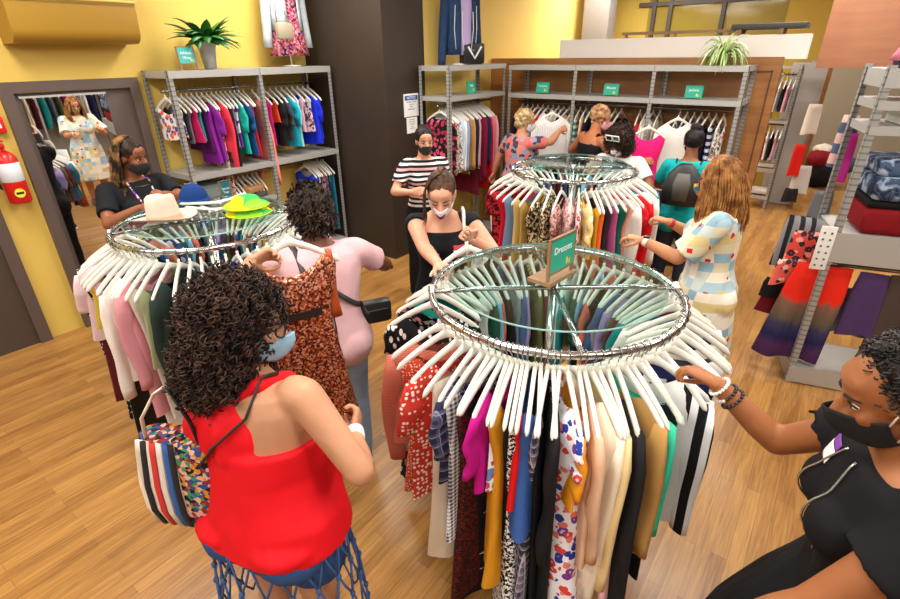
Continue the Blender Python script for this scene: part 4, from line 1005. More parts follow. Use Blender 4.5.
# ---- shoppers along the back shelving
F_ = Person('woman with short grey blonde hair in blue coral flower shirt, reaching right', (-2.86, 5.10), 66, 1.69, 1.12, lean=4, head=(-25, 6, 0), skin='#c98c6a', voxel=.011,
            arms=dict(R=dict(to=(-2.57, 5.52, 1.46), pole=(.8, -.2, -1), hd=(.3, .8, .1), pn=(-.6, .2, -.3), curl=30), L=dict(to=(-3.3, 5.3, .92), pole=(-1, -.6, 0))))
F_.tee('flower_print_shirt', fab('blotch', '#4a5468', '#d86a62', '#8a8ea4', '#3a3f54', '#c87a6a', .75), .82, .66, .02, .04, sl=.022); F_.trousers('dark_trousers', solid('#26262c', .8), 1.0, 1.95); F_.shoes(solid('#3a3030', .5), solid('#444444', .6))
F_.hair_cap(hairm('#8a6c48', '#cdb084'), (0, -.022, .032), (.096, .108, .1), (((0, -.06, -.03), (.08, .06, .06)),), .012, 30); F_.mask(solid('#c9ccd2', .8)); F_.eyes(brow='#a08058')
H_ = Person('tall woman with cropped sandy hair holding a hot pink dress', (-2.12, 5.35), 55, 1.75, 1.1, lean=3, head=(-20, 12, 0), skin='#b8744c', voxel=.011,
            arms=dict(R=dict(to=(-1.60, 5.46, 1.22), pole=(.6, -.6, -1), hd=(.9, .3, .05), pn=(-.3, .8, -.2), curl=40), L=dict(to=(-2.3, 5.8, 1.2), pole=(-1, -.4, -.8))))
b = MB(); H_.trunk(b, .84, 1.33, .014, .04); H_.soft(b, .012); H_.seat(b, .014); [b.cap(H_.T((g*.1, -.09, 1.3)), .028, H_.T((g*.1, -.02, 1.425)), .024) for g in (-1, 1)]; [b.cap(H_.T((g*.1, -.02, 1.425)), .024, H_.T((g*.1, .1, 1.3)), .028) for g in (-1, 1)]
H_.cloth('black_sleeveless_top', b, black_c); H_.trousers('dark_trousers', solid('#2a2a30', .8), 1.0, 1.95); H_.shoes(solid('#3a3030', .5), solid('#444444', .6))
H_.hair_cap(hairm('#7a4e30', '#c89a70'), (0, -.024, .034), (.09, .105, .095), (), .010, 34); H_.mask(solid('#e0a0a8', .8)); H_.eyes()
G_ = Person('woman with dark curls and white sunglasses on her head looking down', (-1.63, 4.88), -84, 1.63, 1.05, lean=6, head=(-14, 22, 0), skin='#9a6240', voxel=.011,
            arms=dict(R=dict(to=(-1.78, 4.62, 1.12), pole=(1, -.3, -.8)), L=dict(to=(-1.42, 4.62, 1.12), pole=(-1, -.3, -.8))))
G_.tee('white_tee', fab('solid', '#e4e0dc'), .84, .62, .018, .03, sl=.022); G_.trousers('blue_jeans', fab('denim', '#34486a', '#4a6088'), 1.0, 1.95); G_.shoes(solid('#3a3030', .5), solid('#aaaaaa', .6))
G_.mask(fab('solid', '#e6dfe0'), '#e6e2e2', [(0, .62, .22, .18, '#a01840'), (-.12, .52, .12, .1, '#a01840'), (.12, .52, .12, .1, '#a01840')]); G_.eyes('#2a1a12', True)
gh = G_.hair_cap(hairm('#1a0f0b', '#3c241a'), (0, -.04, .04), (.12, .118, .11), (((-.085, -.03, -.03), (.05, .07, .09)), ((.085, -.03, -.03), (.05, .07, .09)), ((0, -.08, -.06), (.1, .06, .1))), .014, 30, 'curly_hair', .01)
tri2 = [(p.center.copy(), p.normal.copy()) for p in gh.data.polygons]
def cf2():
    c, n = rnd.choice(tri2); return c+n*rnd.uniform(0, .014), n
curls(cf2, 500, hairm('#1a0f0b', '#4a2e20'), 'curls', gh, (.006, .011), (2, 3.5), (.04, .08), .0032)
sg = MB()
for g in (-1, 1):
    sg.tube([G_.H((g*.036+.030*x, .085, .105+.026*z)) for x, z in ((-1, -1), (1, -1), (1, 1), (-1, 1))], .006, 6, closed=True)
sg.tube([G_.H((-.008, .085, .11)), G_.H((.008, .085, .11))], .005, 6)
so = sg.build('sunglasses_frame', solid('#f0eee8', .3), G_.root)
for g in (-1, 1): MB().box((0, 0, 0), (.05, .004, .044)).build('lens', solid('#18181c', .1), so, False).matrix_local = Matrix.Translation(G_.H((g*.036, .084, .105))) @ G_.HR.to_4x4()
I_ = Person('person with black bun in teal tee wearing a black drawstring backpack', (-1.02, 4.88), 96, 1.64, .98, lean=2, head=(4, 4, 0), skin='#8a5638', voxel=.011,
            arms=dict(R=dict(to=(-.86, 5.15, 1.0), pole=(1, -.5, -.4)), L=dict(to=(-1.18, 5.2, 1.05), pole=(-1, -.5, -.4))))
I_.tee('teal_tee', fab('solid', '#0f9c9c'), .84, .68, .018, .03, sl=.022); I_.trousers('navy_trousers', solid('#1c2030', .8), 1.0, 1.95); I_.shoes(solid('#222222', .5), solid('#aaaaaa', .6))
I_.hair_cap(hairm('#0c0a0a', '#221a18'), (0, -.03, .034), (.085, .1, .09), (((0, -.05, .12), (.05, .05, .045)),)); I_.eyes(); I_.mask(black_c, '#1c1c1c')
# ---- woman in the patchwork dress
J_ = Person('woman with long auburn hair in a patchwork print dress and glasses', (-.45, 3.28), 190, 1.69, 1.1, lean=3, head=(-8, 10, 0), skin='#c88a62', bust=1.05,
            arms=dict(L=dict(to=(-.83, 3.08, 1.20), pole=(-.6, -.6, -1), hd=(-1, -.1, .1), pn=(0, 0, -1), curl=35, pinch=1), R=dict(to=(-.78, 3.42, 1.24), pole=(.8, -.6, -1), hd=(-1, .1, .1), pn=(0, 0, -1), curl=35, pinch=1)))
b = MB(); J_.trunk(b, .80, 1.425, .02, .05); J_.soft(b, .018); J_.seat(b, .02); J_.sleeves(b, .85, .034, 1.4)
b.vloft([(.42, .27, .23), (.6, .255, .21), (.8, .235, .185), (.95, .215, .16)], 28)
patch = fab('patch', '#e6dcc8', '#a9c4cf', '#efe6d2', '#d9cfae', '#8fb4c4', '#e8e0d0', '#d6c48a', '#c8d4cc', 2.1)
J_.cloth('patchwork_dress', b, patch, wr=.012, sc=6, zs=.3); J_.shoes(solid('#6a4a3a', .5), solid('#444444', .6))
J_.mask(fab('blotch', '#e0902a', '#2a6a8a', '#e0c050', '#c8502a', '#3a8a5a', 2.2), '#d8a040'); J_.eyes('#3a4a5a')
jh = hairm('#6e421e', '#b88248')
J_.hair_cap(jh, (0, -.026, .036), (.083, .1, .089), (), .002, 60)
J_.strands(jh, 420, .36, (48, 312), .0042, fall=(0, -.12, -1), wave=.012, swell=.035, thick=1.3)
gf = MB()
for g in (-1, 1):
    gf.tube([J_.H((g*.034+.027*math.cos(a), .092-(.014 if g*math.cos(a) > 0 else 0)*abs(math.cos(a)), .0+.022*math.sin(a))) for a in np.linspace(0, 2*PI, 18, endpoint=False)], .0024, 6, closed=True)
    gf.tube([J_.H((g*.061, .08, .004)), J_.H((g*.08, .0, .01))], .0024, 6)
gf.build('glasses', solid('#5a1a1a', .3), J_.root)
for q, m_ in (('L', solid('#1c1c1e', .3)), ('R', solid('#b02030', .4))):
    S_, E_, W_ = J_.arm[q]; d_ = (W_-E_).normalized(); pw = W_-d_*.03; ax_, ay_ = Person.perp(d_)
    MB().loft([(pw+d_*t, .034, .030, ax_, ay_) for t in (-.012, -.011, .011, .012)], 18).build('watch_strap', solid('#e8e4e0', .5) if q == 'L' else m_, J_.root)
    if q == 'L':
        ct_ = MB().box((0, 0, 0), (.034, .036, .012), bev=.004).build('watch_face', m_, J_.root, 'auto'); ct_.matrix_local = Matrix.Translation(pw+Vector((-.0, 0, .033))) @ Matrix.Identity(4)
# ---- woman in the black zip dress, right foreground
K_ = Person('woman in black zip-collar dress and black mask reaching to the foreground rack', (.335, 1.29), 192, 1.72, 1.06, lean=5, head=(0, 20, 0), skin='#9a6038', bust=.95, voxel=.008,
            arms=dict(R=dict(to=(-.115, 1.49, 1.34), pole=(.2, -.4, -1), hd=(-.85, .25, .10), pn=(0, -.25, -1), curl=34, pinch=1), L=dict(to=(.05, 1.0, .95), pole=(-1, -.5, -.4))))
b = MB(); K_.trunk(b, .80, 1.40, .018, .06); K_.soft(b, .016); K_.seat(b, .02); K_.sleeves(b, .45, .026, 1.4)
b.vloft([(.55, .36, .33), (.7, .31, .27), (.85, .255, .21), (1.0, .2, .15)], 28)
kd_ = K_.cloth('black_dress', b, fab('solid', '#131214'), wr=.012, sc=7, zs=.35); K_.shoes(solid('#222222', .5), solid('#444444', .6))
K_.mask(solid('#121214', .85), '#ece8e4', None, 1.05); K_.eyes(brow='#1c1210')
kh = K_.hair_cap(hairm('#120e0d', '#2e2724'), (0, -.05, .044), (.087, .092, .09), (((0, -.07, -.02), (.078, .06, .07)),), .006, 40, 'short_curly_hair')
tri3 = [(p.center.copy(), p.normal.copy()) for p in kh.data.polygons if (K_.HR.transposed() @ (p.center-K_.hc)).y < .03]
def cf3():
    c, n = rnd.choice(tri3); return c+n*rnd.uniform(0, .006), n
curls(cf3, 900, hairm('#151110', '#4a4340'), 'curls', kh, (.004, .007), (1.5, 2.5), (.015, .03), .0022)
bpy.context.view_layer.update()
zipm = solid('#b8b6b2', .25, .9)
for (pts, nm) in ((((.02, 1.40), (.055, 1.33), (.075, 1.24), (.085, 1.16)), 'zip'), (((-.03, 1.40), (-.05, 1.33), (-.055, 1.24), (-.05, 1.14)), 'zip')):
    pts = [(np.interp(t, range(len(pts)), [p[0] for p in pts]), np.interp(t, range(len(pts)), [p[1] for p in pts])) for t in np.linspace(0, len(pts)-1, 22)]
    q = [onto(K_, kd_, x, z) for x, z in pts]; q = [p for p in q if p]
    if len(q) > 1: MB().tube([p+Vector((0, .002, 0)) for p in q], .003, 6).build(nm, zipm, kd_)
decal(K_, kd_, .045, .105, 1.365, 1.385, solid('#7a3a9a', .6), 'name_sticker_band'); decal(K_, kd_, .045, .105, 1.325, 1.362, solid('#e9e6e4', .6), 'name_sticker')
S_, E_, W_ = K_.arm['R']; d_ = (W_-E_).normalized(); ax_, ay_ = Person.perp(d_)
for t, c1, c2 in ((.012, '#eeeae4', '#eeeae4'), (.042, '#e0d8cc', '#26262a'), (.066, '#1c1c20', '#2a2a2e')):
    br = empty('bead_bracelet'); br.parent = K_.root
    for i in range(18):
        a = 2*PI*i/18; p = W_-d_*t+(ax_*math.cos(a)+ay_*math.sin(a))*(.031+.06*t)
        MB().ell(p, .0056, None, 8, 6).build('bead', solid(c1 if (i % 18) < 9 else c2, .3), br)
# ------------------------------------------------------------------ things on and around the racks
GZ = RZ+.0535
woodm = solid('#8a6a48', .6, var=.1, bscale=30); green_s = solid('#14a284', .5); teal_s = solid('#2aa6a4', .5); white_s = solid('#f2f2ee', .6); leaf_s = solid('#d8c84a', .6)
def board_sign(label, loc, rz, w, h, txt, size, fm, bg, legs=.03, tilt=8, lines=None, leaf=True):
    """table sign: frame, coloured panel, lettering; faces local -Y"""
    t = thing('table_sign', label, 'sign', loc, rz)
    T_ = Matrix.Rotation(math.radians(-tilt), 4, 'X')
    fr = MB(); e = .012
    fr.box((-w/2, 0, h/2+legs/2), (e, .012, h+legs)).box((w/2, 0, h/2+legs/2), (e, .012, h+legs)).box((0, 0, h+legs-.006), (w, .012, e)).box((0, 0, legs), (w, .012, e))
    o = fr.build('frame', fm, t, False); o.matrix_local = T_
    q = MB().box((0, -.002, h/2+legs), (w-e, .008, h-e)).build('panel', bg, t, False); q.matrix_local = T_
    ls = lines or [txt]
    for i, l in enumerate(ls):
        x = lettering('lettering', l, size, white_s, t, (0, 0, 0), (0, 0, 0)); x.matrix_local = T_ @ Matrix.Translation((0, -.0068, legs+h*.62-i*size*1.15)) @ Matrix.Rotation(PI/2, 4, 'X')
    if leaf:
        x = MB().ell((w*.2, -.0066, legs+h*.2), (.008, .001, .018), None, 8, 6).ell((w*.3, -.0066, legs+h*.17), (.006, .001, .014), None, 8, 6).build('leaf_emblem', leaf_s, t); x.matrix_local = T_
    return t
sa = math.atan2(.19, .02)
t = board_sign('wood framed green table sign standing on the front rack glass', (-.80, 1.825, GZ), sa, .185, .15, 'Dresses', .042, woodm, green_s, .045, 0)
MB().box((0, .035, .008), (.21, .11, .016)).build('base', woodm, t, False)
for lab, x, tx, s_ in (('small green shelf sign above the flower-shirted shopper', -3.02, 'Sweaters', .03), ('small green shelf sign above the sandy-haired shopper', -2.18, 'Blouses', .034), ('small green shelf sign below the spider plant, above the teal tee', -1.32, 'Jackets', .034)):
    board_sign(lab, (x, 5.9, 1.802), 0, .155, .11, tx, s_, green_s, green_s, .015)
board_sign('small green shelf sign under the denim jacket display', (-3.6, 5.25, 1.822), PI/2, .15, .12, 'Tops', .036, green_s, green_s, .015)
board_sign('teal two-line sign beside the potted fern on the left shelving', (-4.83, 2.59, 2.142), PI/2, .15, .14, '', .034, woodm, teal_s, .05, 8, ['Athletic', 'Wear'])
board_sign('teal sign standing low on the left shelving behind the fedora', (-4.6, 2.56, .98), PI/2, .11, .2, '', .03, woodm, solid('#156a78', .5), .01, 0, ['Sports', 'Tops'], False)
# hats on the left rack
felt = fab('solid', '#dcc0ae'); h0 = thing('fedora', 'beige felt fedora lying on the left rack glass', 'hat', (-3.0, 1.27, GZ), math.radians(25)); h0.rotation_euler = (math.radians(-5), math.radians(-4), math.radians(25))
b = MB(); b.loft([((0, 0, .012+.018*(abs(x_))), rx, ry, (1, 0, 0), (0, 1, 0)) for x_, rx, ry in ((0, .085, .1), (.1, .11, .125), (.5, .145, .16), (1.1, .168, .186), (1.15, .169, .187), (1.05, .165, .183), (.4, .14, .156), (-.2, .1, .115))], 40, False)
for i, v in enumerate(b.v): b.v[i] = (v[0], v[1], v[2]+.012*math.cos(2*math.atan2(v[0], v[1]))*min(1, math.hypot(v[0], v[1])/.16)+.005)
b.build('brim', felt, h0)
b = MB(); cr = []
for z, rx, ry in ((.012, .083, .1), (.05, .081, .097), (.10, .077, .093), (.145, .07, .086), (.16, .055, .072), (.165, .02, .04), (.164, .002, .004)): cr.append(((0, 0, z), rx, ry, (1, 0, 0), (0, 1, 0)))
b.loft(cr, 32, False)
for i, v in enumerate(b.v):
    if v[2] > .1: b.v[i] = (v[0]*(1-.18*max(0, v[1]/.09)), v[1], v[2]-.028*math.exp(-(v[0]/.028)**2)*(.6+.6*max(0, v[1]/.08)))
b.build('crown', felt, h0); MB().lathe([(1, 0), (1.012, .0), (1.012, .022), (1, .022)], 32).build('ribbon', fab('solid', '#d2ab8c'), h0).matrix_local = Matrix.Translation((0, 0, .02)) @ Matrix.Diagonal((.083, .1, 1, 1))
bh = thing('knitted_hat', 'dark blue knitted hat behind the fedora on the left rack', 'hat', (-3.2, 1.56, GZ), .3)
MB().lathe([(.075, .0), (.085, .01), (.086, .05), (.08, .08), (.06, .115), (.03, .135), (.002, .14)], 24).build('crown', fab('knit', '#163a7a'), bh); MB().lathe([(.086, .0), (.092, .005), (.092, .045), (.086, .05)], 24).build('cuff', fab('knit', '#1c4a90'), bh)
for i, (x, y, z, c1, lab) in enumerate(((-2.77, 1.66, GZ, '#b8e61e', 'neon yellow green sun hat, lower of two stacked on the left rack glass'), (-2.775, 1.655, GZ+.045, '#e8e414', 'neon yellow orange sun hat, upper of two stacked on the left rack glass'))):
    nh = thing('sun_hat', lab, 'hat', (x, y, z), i*.8, 'neon sun hats on the left rack')
    m_ = fab('blotch', c1, '#8ee03a', '#f0d81c', '#3ac85a', '#f0a81c', .35)
    MB().lathe([(.128, .0), (.132, .004), (.11, .016), (.085, .022), (.078, .045), (.065, .056), (.04, .062), (.002, .064)], 30).build('crown', m_, nh); MB().lathe([(.13, .0), (.135, .003), (.13, .007)], 30).build('brim_edge', fab('solid', '#c8e02a'), nh)
for i, (x, y, r) in enumerate(((-2.93, 1.47, .4), (-2.86, 1.5, .9), (-2.95, 1.6, 1.3))):
    hanger((x, y, GZ+.012+.012*i), r, 'loose white plastic hanger lying on the left rack glass', 'loose hangers on the left rack glass', roll=PI/2)
# held hangers and the clothes on them
def held(loc, rz, tilt, label, roll=0): return hanger(loc, rz, label, None, tilt, False, roll)
dl = Vector((-1.665, 1.14, 1.655)); dr = math.atan2(.36, .155)
held(dl, dr, .0, 'white plastic hanger held up by the curly-haired woman, copper dress on it')
seq = fab('sequin', '#6a2c1a', '#a04a2c', '#c87850', '#e0a890', '#4a1c12')
v_, f_ = garment_mesh(.98, .185, .135, .23, .045, .13, .13, .03, 991, False, 64, 34)
dress = MB().add(v_, f_).build('sequin_dress', seq, None, True, dl, dr); tag(dress, 'copper sequined party dress held up between the two women', 'dress')
satin = solid('#a8481c', .35)
MB().loft([((.155+.004*math.sin(i), .0, -.135-.045*i), .016+.002*i, .014, (1, 0, 0), (0, 1, 0)) for i in range(8)], 12).build('satin_strap', satin, dress)
MB().loft([((x, .045-.03*(abs(x)/.15)**2, -.26-.16*(1-abs(x)/.15)), .012, .034, (0, 1, 0), (0, 0, 1)) for x in np.linspace(-.15, .15, 9)], 12).build('satin_front', satin, dress)
MB().loft([((0, 0, z), .146, .046, (1, 0, 0), (0, 1, 0)) for z in (-.405, -.40, -.375, -.37)], 32, False).build('black_sash', solid('#161414', .5), dress)
MB().tube([(.14, .0, -.38), (.15, .0, -.5), (.155, .005, -.7), (.15, .01, -.9)], .008, 6, flat=.4).build('sash_end', solid('#161414', .5), dress)
D0 = Vector((-1.36, 1.95, 1.45)); dz = math.atan2(.31, .19)
held(D0, dz, .0, 'white plastic hanger lifted by the woman in the white mask')
tag(MB().add(*garment_mesh(.5, .18, .16, .17, .02, .13, .1, .01, 881)).build('sleeveless_top', fab('solid', '#1a191d'), None, True, D0, dz), 'black sleeveless top on the hanger lifted by the white-masked woman', 'top')
T0 = Vector((-.818+RR*math.cos(math.radians(-166)), 1.818+RR*math.sin(math.radians(-166)), RZ)); tz = math.radians(200)
hanger(T0, tz, 'white plastic hanger with red clip at the left end of the front rack', None, .1)
tag(MB().add(*garment_mesh(.5, .18, .16, .17, .024, .11, .08, .01, 882)).build('short_sleeved_top', fab('solid', '#12806e'), None, True, T0, tz), 'emerald green top on the hanger at the left end of the front rack', 'top')
LD = Vector((-.818+RR*math.cos(math.radians(-146)), 1.818+RR*math.sin(math.radians(-146)), RZ)); hanger(LD, math.radians(213), 'white plastic hanger at the left end of the front rack, leaf print dress on it', None)
garment(LD, math.radians(213), ('black dress with white leaf print', 'maxi', .74, ('leaf', '#15161a', '#d8d6cf', 1.15), {'t': 1.3, 'hem': 1.05}), 'hanging at the left end of the front rack', None)
# ------------------------------------------------------------------ bags
def strap_over(P_, target, pts, r, mat, parent, name='strap', flat=.35):
    q = []
    dense = []
    for a_, b_ in zip(pts, pts[1:]):
        if a_[2] is None or b_[2] is None: dense.append(a_); continue
        for t in np.linspace(0, 1, 7)[:-1]:
            dense.append((a_[0]+(b_[0]-a_[0])*t, a_[1]+(b_[1]-a_[1])*t, a_[2]))
    for x, z, back in dense+[pts[-1]]:
        if back is None:
            o_ = P_.T((x, z, 1.452)); d_ = P_.R @ Vector((0, 0, -1)); hs_ = [t_.ray_cast(o_, d_) for t_ in (target if isinstance(target, list) else [target])]
            hs_ = [h[1] for h in hs_ if h[0]]
            if hs_: q.append(max(hs_, key=lambda h: h.z)+Vector((0, 0, .006)))
            continue
        hits = [h for h in (onto(P_, t_, x, z, back) for t_ in ([target] if not isinstance(target, list) else target)) if h]
        p = (min if back else max)(hits, key=lambda h: h.y) if hits else None
        if p is not None: p = p+Vector((0, -.007 if back else .007, 0))
        if p is None: p = P_.T((x, -.14 if back else .12, z))
        q.append(p)
    o = MB().tube(q, r, 8, flat=flat).build(name, mat, None); o.matrix_world = P_.M; 
    bpy.context.view_layer.update(); mw = o.matrix_world.copy(); o.parent = parent; o.matrix_parent_inverse = Matrix(); o.matrix_basis = parent.matrix_world.inverted() @ mw
    return o
bagm = fab('blotch', '#e8dccb', '#c8862a', '#2c4a86', '#8a2a3a', '#1c1a1c', '#d8a890', '#3f8a5a', 3.2); cream_b = fab('vstripe', '#e6dccb', '#d2c4ae', .6)
bg = thing('shoulder_bag', 'colourful printed tote slung behind the woman in red', 'bag', (-1.41, .47, .86), math.radians(28))
b = MB(); b.loft([((0, 0, z), rx, ry, (1, 0, 0), (0, 1, 0)) for z, rx, ry in ((0, .115, .05), (.012, .135, .062), (.08, .148, .068), (.18, .145, .064), (.30, .132, .05), (.345, .125, .042))], 28, True, 3.2); b.build('bag_body', bagm, bg)
MB().loft([((-.062*q_, -.0-y_, z), .075*q_, .004, (1, 0, 0), (0, 1, 0)) for z, y_, q_ in ((.008, .056, .95), (.08, .066, 1.), (.18, .063, 1.), (.30, .047, .92), (.34, .040, .88))], 12, True, 5).build('cream_panel', cream_b, bg)
for x, c_ in ((-.105, '#1a181a'), (-.07, '#c8322a'), (-.045, '#d8d0c4'), (-.02, '#2c5a9a'), (.0, '#1a181a')):
    MB().loft([((x*sc_, -.002-y_, z), .011, .005, (1, 0, 0), (0, 1, 0)) for z, y_, sc_ in ((.01, .058, .9), (.08, .071, 1.), (.18, .067, .98), (.30, .049, .9), (.34, .042, .86))], 8).build('stripe', solid(c_, .8), bg)
for s_ in (-1, 1): MB().tube([(s_*.09, -.03, .33), (s_*.08, -.03, .42), (s_*.03, -.01, .50), (0, 0, .52)], .008, 8, flat=.5).build('handle', cream_b if s_ < 0 else solid('#1c1a1a', .5), bg)
bpy.context.view_layer.update()
strapm = solid('#2a2826', .55)
at_ = [o for o in A.root.children if o.name.startswith('red_')][0]
strap_over(A, [A.body, at_], [(-.26, 1.02, True), (-.17, 1.12, True), (-.06, 1.22, True), (.05, 1.31, True), (.09, 1.345, True), (.105, -.06, None), (.11, -.03, None), (.115, 0, None)], .012, strapm, bg)
bb = thing('crossbody_bag', 'small black crossbody bag at the hip of the woman in pink', 'bag', tuple(B.w_((.26, -.02, 1.0))), math.radians(60))
MB().box((0, 0, 0), (.17, .07, .13), bev=.03).build('bag_body', solid('#1a1a1c', .45), bb, 'auto'); MB().box((0, -.037, .02), (.12, .004, .006)).build('zip', zipm, bb, False)
bpy.context.view_layer.update()
pk = [o for o in B.root.children if o.name.startswith('pink_tee')][0]
strap_over(B, pk, [(-.13, -.01, None), (-.12, -.04, None), (-.11, -.07, None), (-.09, 1.33, True), (-.06, 1.30, True), (.04, 1.22, True), (.14, 1.12, True), (.21, 1.05, True)], .014, strapm, bb)
tb = thing('tote_bag', 'white canvas tote hanging from the shoulder of the white-masked woman', 'bag', tuple(D_.w_((-.25, -.10, .74))), math.radians(-40))
b = MB(); b.loft([((0, 0, z), rx, ry, (1, 0, 0), (0, 1, 0)) for z, rx, ry in ((0, .12, .03), (.02, .15, .045), (.2, .16, .05), (.36, .155, .03))], 24, True, 3); b.build('bag_body', fab('solid', '#e2dfda'), tb)
bpy.context.view_layer.update()
strap_over(D_, [D_.body, dt], [(-.19, 1.1, True), (-.14, 1.3, True), (-.125, -.07, None), (-.122, -.04, None), (-.12, -.01, None), (-.12, .02, None), (-.12, .05, None), (-.125, 1.31, False), (-.135, 1.2, False)], .03, fab('solid', '#e9e6e2'), tb, 'handle')
bp = thing('drawstring_backpack', 'black and grey drawstring backpack on the teal-shirted shopper', 'backpack', tuple(I_.w_((0, -.2, 1.02))), math.radians(96-90))
b = MB(); b.loft([((0, y, z), rx, ry, (1, 0, 0), (0, 1, 0)) for z, rx, ry, y in ((0, .13, .04, .02), (.02, .155, .06, .0), (.15, .16, .065, -.01), (.27, .13, .055, .0), (.34, .07, .035, .02), (.36, .05, .025, .025))], 26, True, 2.6); b.build('bag_body', solid('#1c1c1e', .5), bp)
MB().loft([((0, -.052+y, z), rx, .012, (1, 0, 0), (0, 1, 0)) for z, rx, y in ((.06, .06, -.018), (.2, .075, -.016), (.29, .05, .006))], 12).build('grey_panel', solid('#55524a', .6), bp)
bpy.context.view_layer.update()
it = [o for o in I_.root.children if o.name.startswith('teal_tee')][0]
for g in (-1, 1): strap_over(I_, it, [(g*.06, 1.30, True), (g*.10, -.07, None), (g*.105, -.03, None), (g*.11, .01, None), (g*.115, .04, None), (g*.125, 1.3, False), (g*.15, 1.12, False)], .009, solid('#141416', .6), bp)
# ------------------------------------------------------------------ left shelving top and lower goods
pl = thing('potted_plant', 'dark green leafy plant in tapered grey metal pot on the left shelving', 'plant', (-4.95, 2.86, 2.142))
MB().lathe([(.001, 0), (.05, 0), (.054, .01), (.085, .25), (.09, .255), (.085, .26), (.078, .25), (.001, .245)], 28).build('pot', solid('#a9a8a4', .4, .5, var=.08, bscale=12), pl)
lfm = solid('#2c6a2c', .42, var=.25, bscale=9)
def leafblade(b, p0, az, el, L, w, droop, n=7):
    d = Vector((math.cos(az)*math.cos(el), math.sin(az)*math.cos(el), math.sin(el))); sd = Vector((-math.sin(az), math.cos(az), 0)); p = Vector(p0); o0 = len(b.v)
    for i in range(n+1):
        t = i/n; ww = w*math.sin(PI*min(1, .08+t*.92))**.8+.0008; up = sd.cross(d).normalized()
        b.v += [tuple(p-sd*ww+up*ww*.25), tuple(p-up*.001), tuple(p+sd*ww+up*ww*.25)]
        p = p+d*(L/n); d = (d+Vector((0, 0, -droop/n))).normalized()
    for i in range(n):
        a = o0+i*3; b.f += [(a, a+1, a+4, a+3), (a+1, a+2, a+5, a+4)]
for i in range(64):
    b = MB(); az = rnd.uniform(0, 2*PI); el = rnd.uniform(.05, 1.15)
    leafblade(b, (.03*math.cos(az), .03*math.sin(az), .24), az, el, rnd.uniform(.2, .34)*(1 if math.cos(az) > -.3 else .6), rnd.uniform(.032, .05), rnd.uniform(.7, 1.7)); o = b.build('leaf', lfm, pl); md = o.modifiers.new('t', 'SOLIDIFY'); md.thickness = .0012
sp_ = thing('spider_plant', 'pale green spider plant trailing over the back shelving end', 'plant', (-1.14, 6.02, 2.112))
MB().lathe([(.001, 0), (.06, 0), (.08, .1), (.082, .105), (.075, .1), (.001, .095)], 20).build('pot', solid('#6a7a4a', .5), sp_)
spm = [solid(c, .5) for c in ('#a9c470', '#7fa84c', '#dbe6b4')]
for i in range(90):
    b = MB(); az = rnd.uniform(0, 2*PI); el = rnd.uniform(.4, 1.45); leafblade(b, (.02*math.cos(az), .02*math.sin(az), .1), az, el, rnd.uniform(.22, .34), rnd.uniform(.007, .011), rnd.uniform(2.4, 4.6), 9); o = b.build('leaf', spm[i % 3], sp_); md = o.modifiers.new('t', 'SOLIDIFY'); md.thickness = .001
def bust_stand(label, loc, rz, dz=0.):
    t = thing('display_form', label, 'mannequin', loc, rz); wm = solid('#e6e0d6', .5)
    MB().lathe([(.001, 0), (.10, 0), (.10, .008), (.012, .016), (.001, .016)], 24).build('base', wm, t); MB().tube([(0, 0, .01), (0, 0, .35)], .009, 10).build('pole', wm, t)
    b = MB(); b.vloft([(z+dz,)+tuple(q) for z, *q in [(.3, .13, .09), (.4, .15, .1), (.52, .13, .09), (.62, .12, .085), (.75, .155, .10), (.85, .16, .09), (.92, .13, .07), (.97, .06, .05), (1.03, .05, .045)]], 24); b.build('torso', wm, t); return t
bust_stand('white torso form wearing the pink dress and grey jacket on left shelving', (-4.96, 3.8, 2.142), PI/2)
pd = MB(); pd.vloft([(.10, .215, .15), (.2, .20, .14), (.34, .175, .125), (.42, .165, .115), (.52, .14, .1), (.62, .132, .097), (.75, .167, .112), (.86, .168, .10), (.92, .12, .07)], 40, True)
for i, v in enumerate(pd.v): a = math.atan2(v[1], v[0]); r_ = 1+.05*math.sin(a*14)*max(0, (.45-v[2])/.35); pd.v[i] = (v[0]*r_, v[1]*r_, v[2])
tag(pd.build('patterned_dress', fab('blotch', '#8a2458', '#c05a3a', '#4a1a4a', '#b04a7a', '#c898a0', 2.2), None, True, (-4.96, 3.8, 2.142), PI/2), 'magenta and orange patterned dress on the left display form', 'dress')
def jacket(label, loc, rz, mat, slv=.62, z0=.36, gap=.07):
    t = thing('open_jacket', label, 'jacket', loc, rz)
    for g in (-1, 1):
        b = MB(); secs = []
        for z, rx, ry in ((z0, .19, .135), (.5, .18, .13), (.62, .175, .128), (.75, .19, .13), (.86, .185, .115), (.93, .13, .085), (.96, .08, .07)):
            ring = [Vector((g*max(gap*.7, rx*math.sin(a)) if False else g*rx*math.sin(a), -ry*math.cos(a), z)) for a in np.linspace(.42, PI, 14)]; secs.append(ring)
        n = 14
        for r_ in secs: b.v += [tuple(p) for p in r_]
        for i in range(len(secs)-1):
            for j in range(n-1): b.f.append((i*n+j, i*n+j+1, (i+1)*n+j+1, (i+1)*n+j))
        o = b.build('jacket_half', mat, t); md = o.modifiers.new('t', 'SOLIDIFY'); md.thickness = .008
        MB().loft([((g*(.19+.07*d), .01*math.sin(d*3), .90-slv*d), .055-.012*d, .06-.015*d, (1, 0, 0), (0, 1, 0)) for d in np.linspace(0, 1, 8)], 16).build('sleeve', mat, t)
    return t
jacket('pale grey denim jacket open over the patterned dress', (-4.96, 3.8, 2.142), PI/2, fab('denim', '#a6aeb2', '#c2c8ca'), .72, .34)
pu = thing('purse', 'taupe leather purse with strap hanging on the left display form', 'bag', (-4.77, 3.62, 2.40), PI/2)
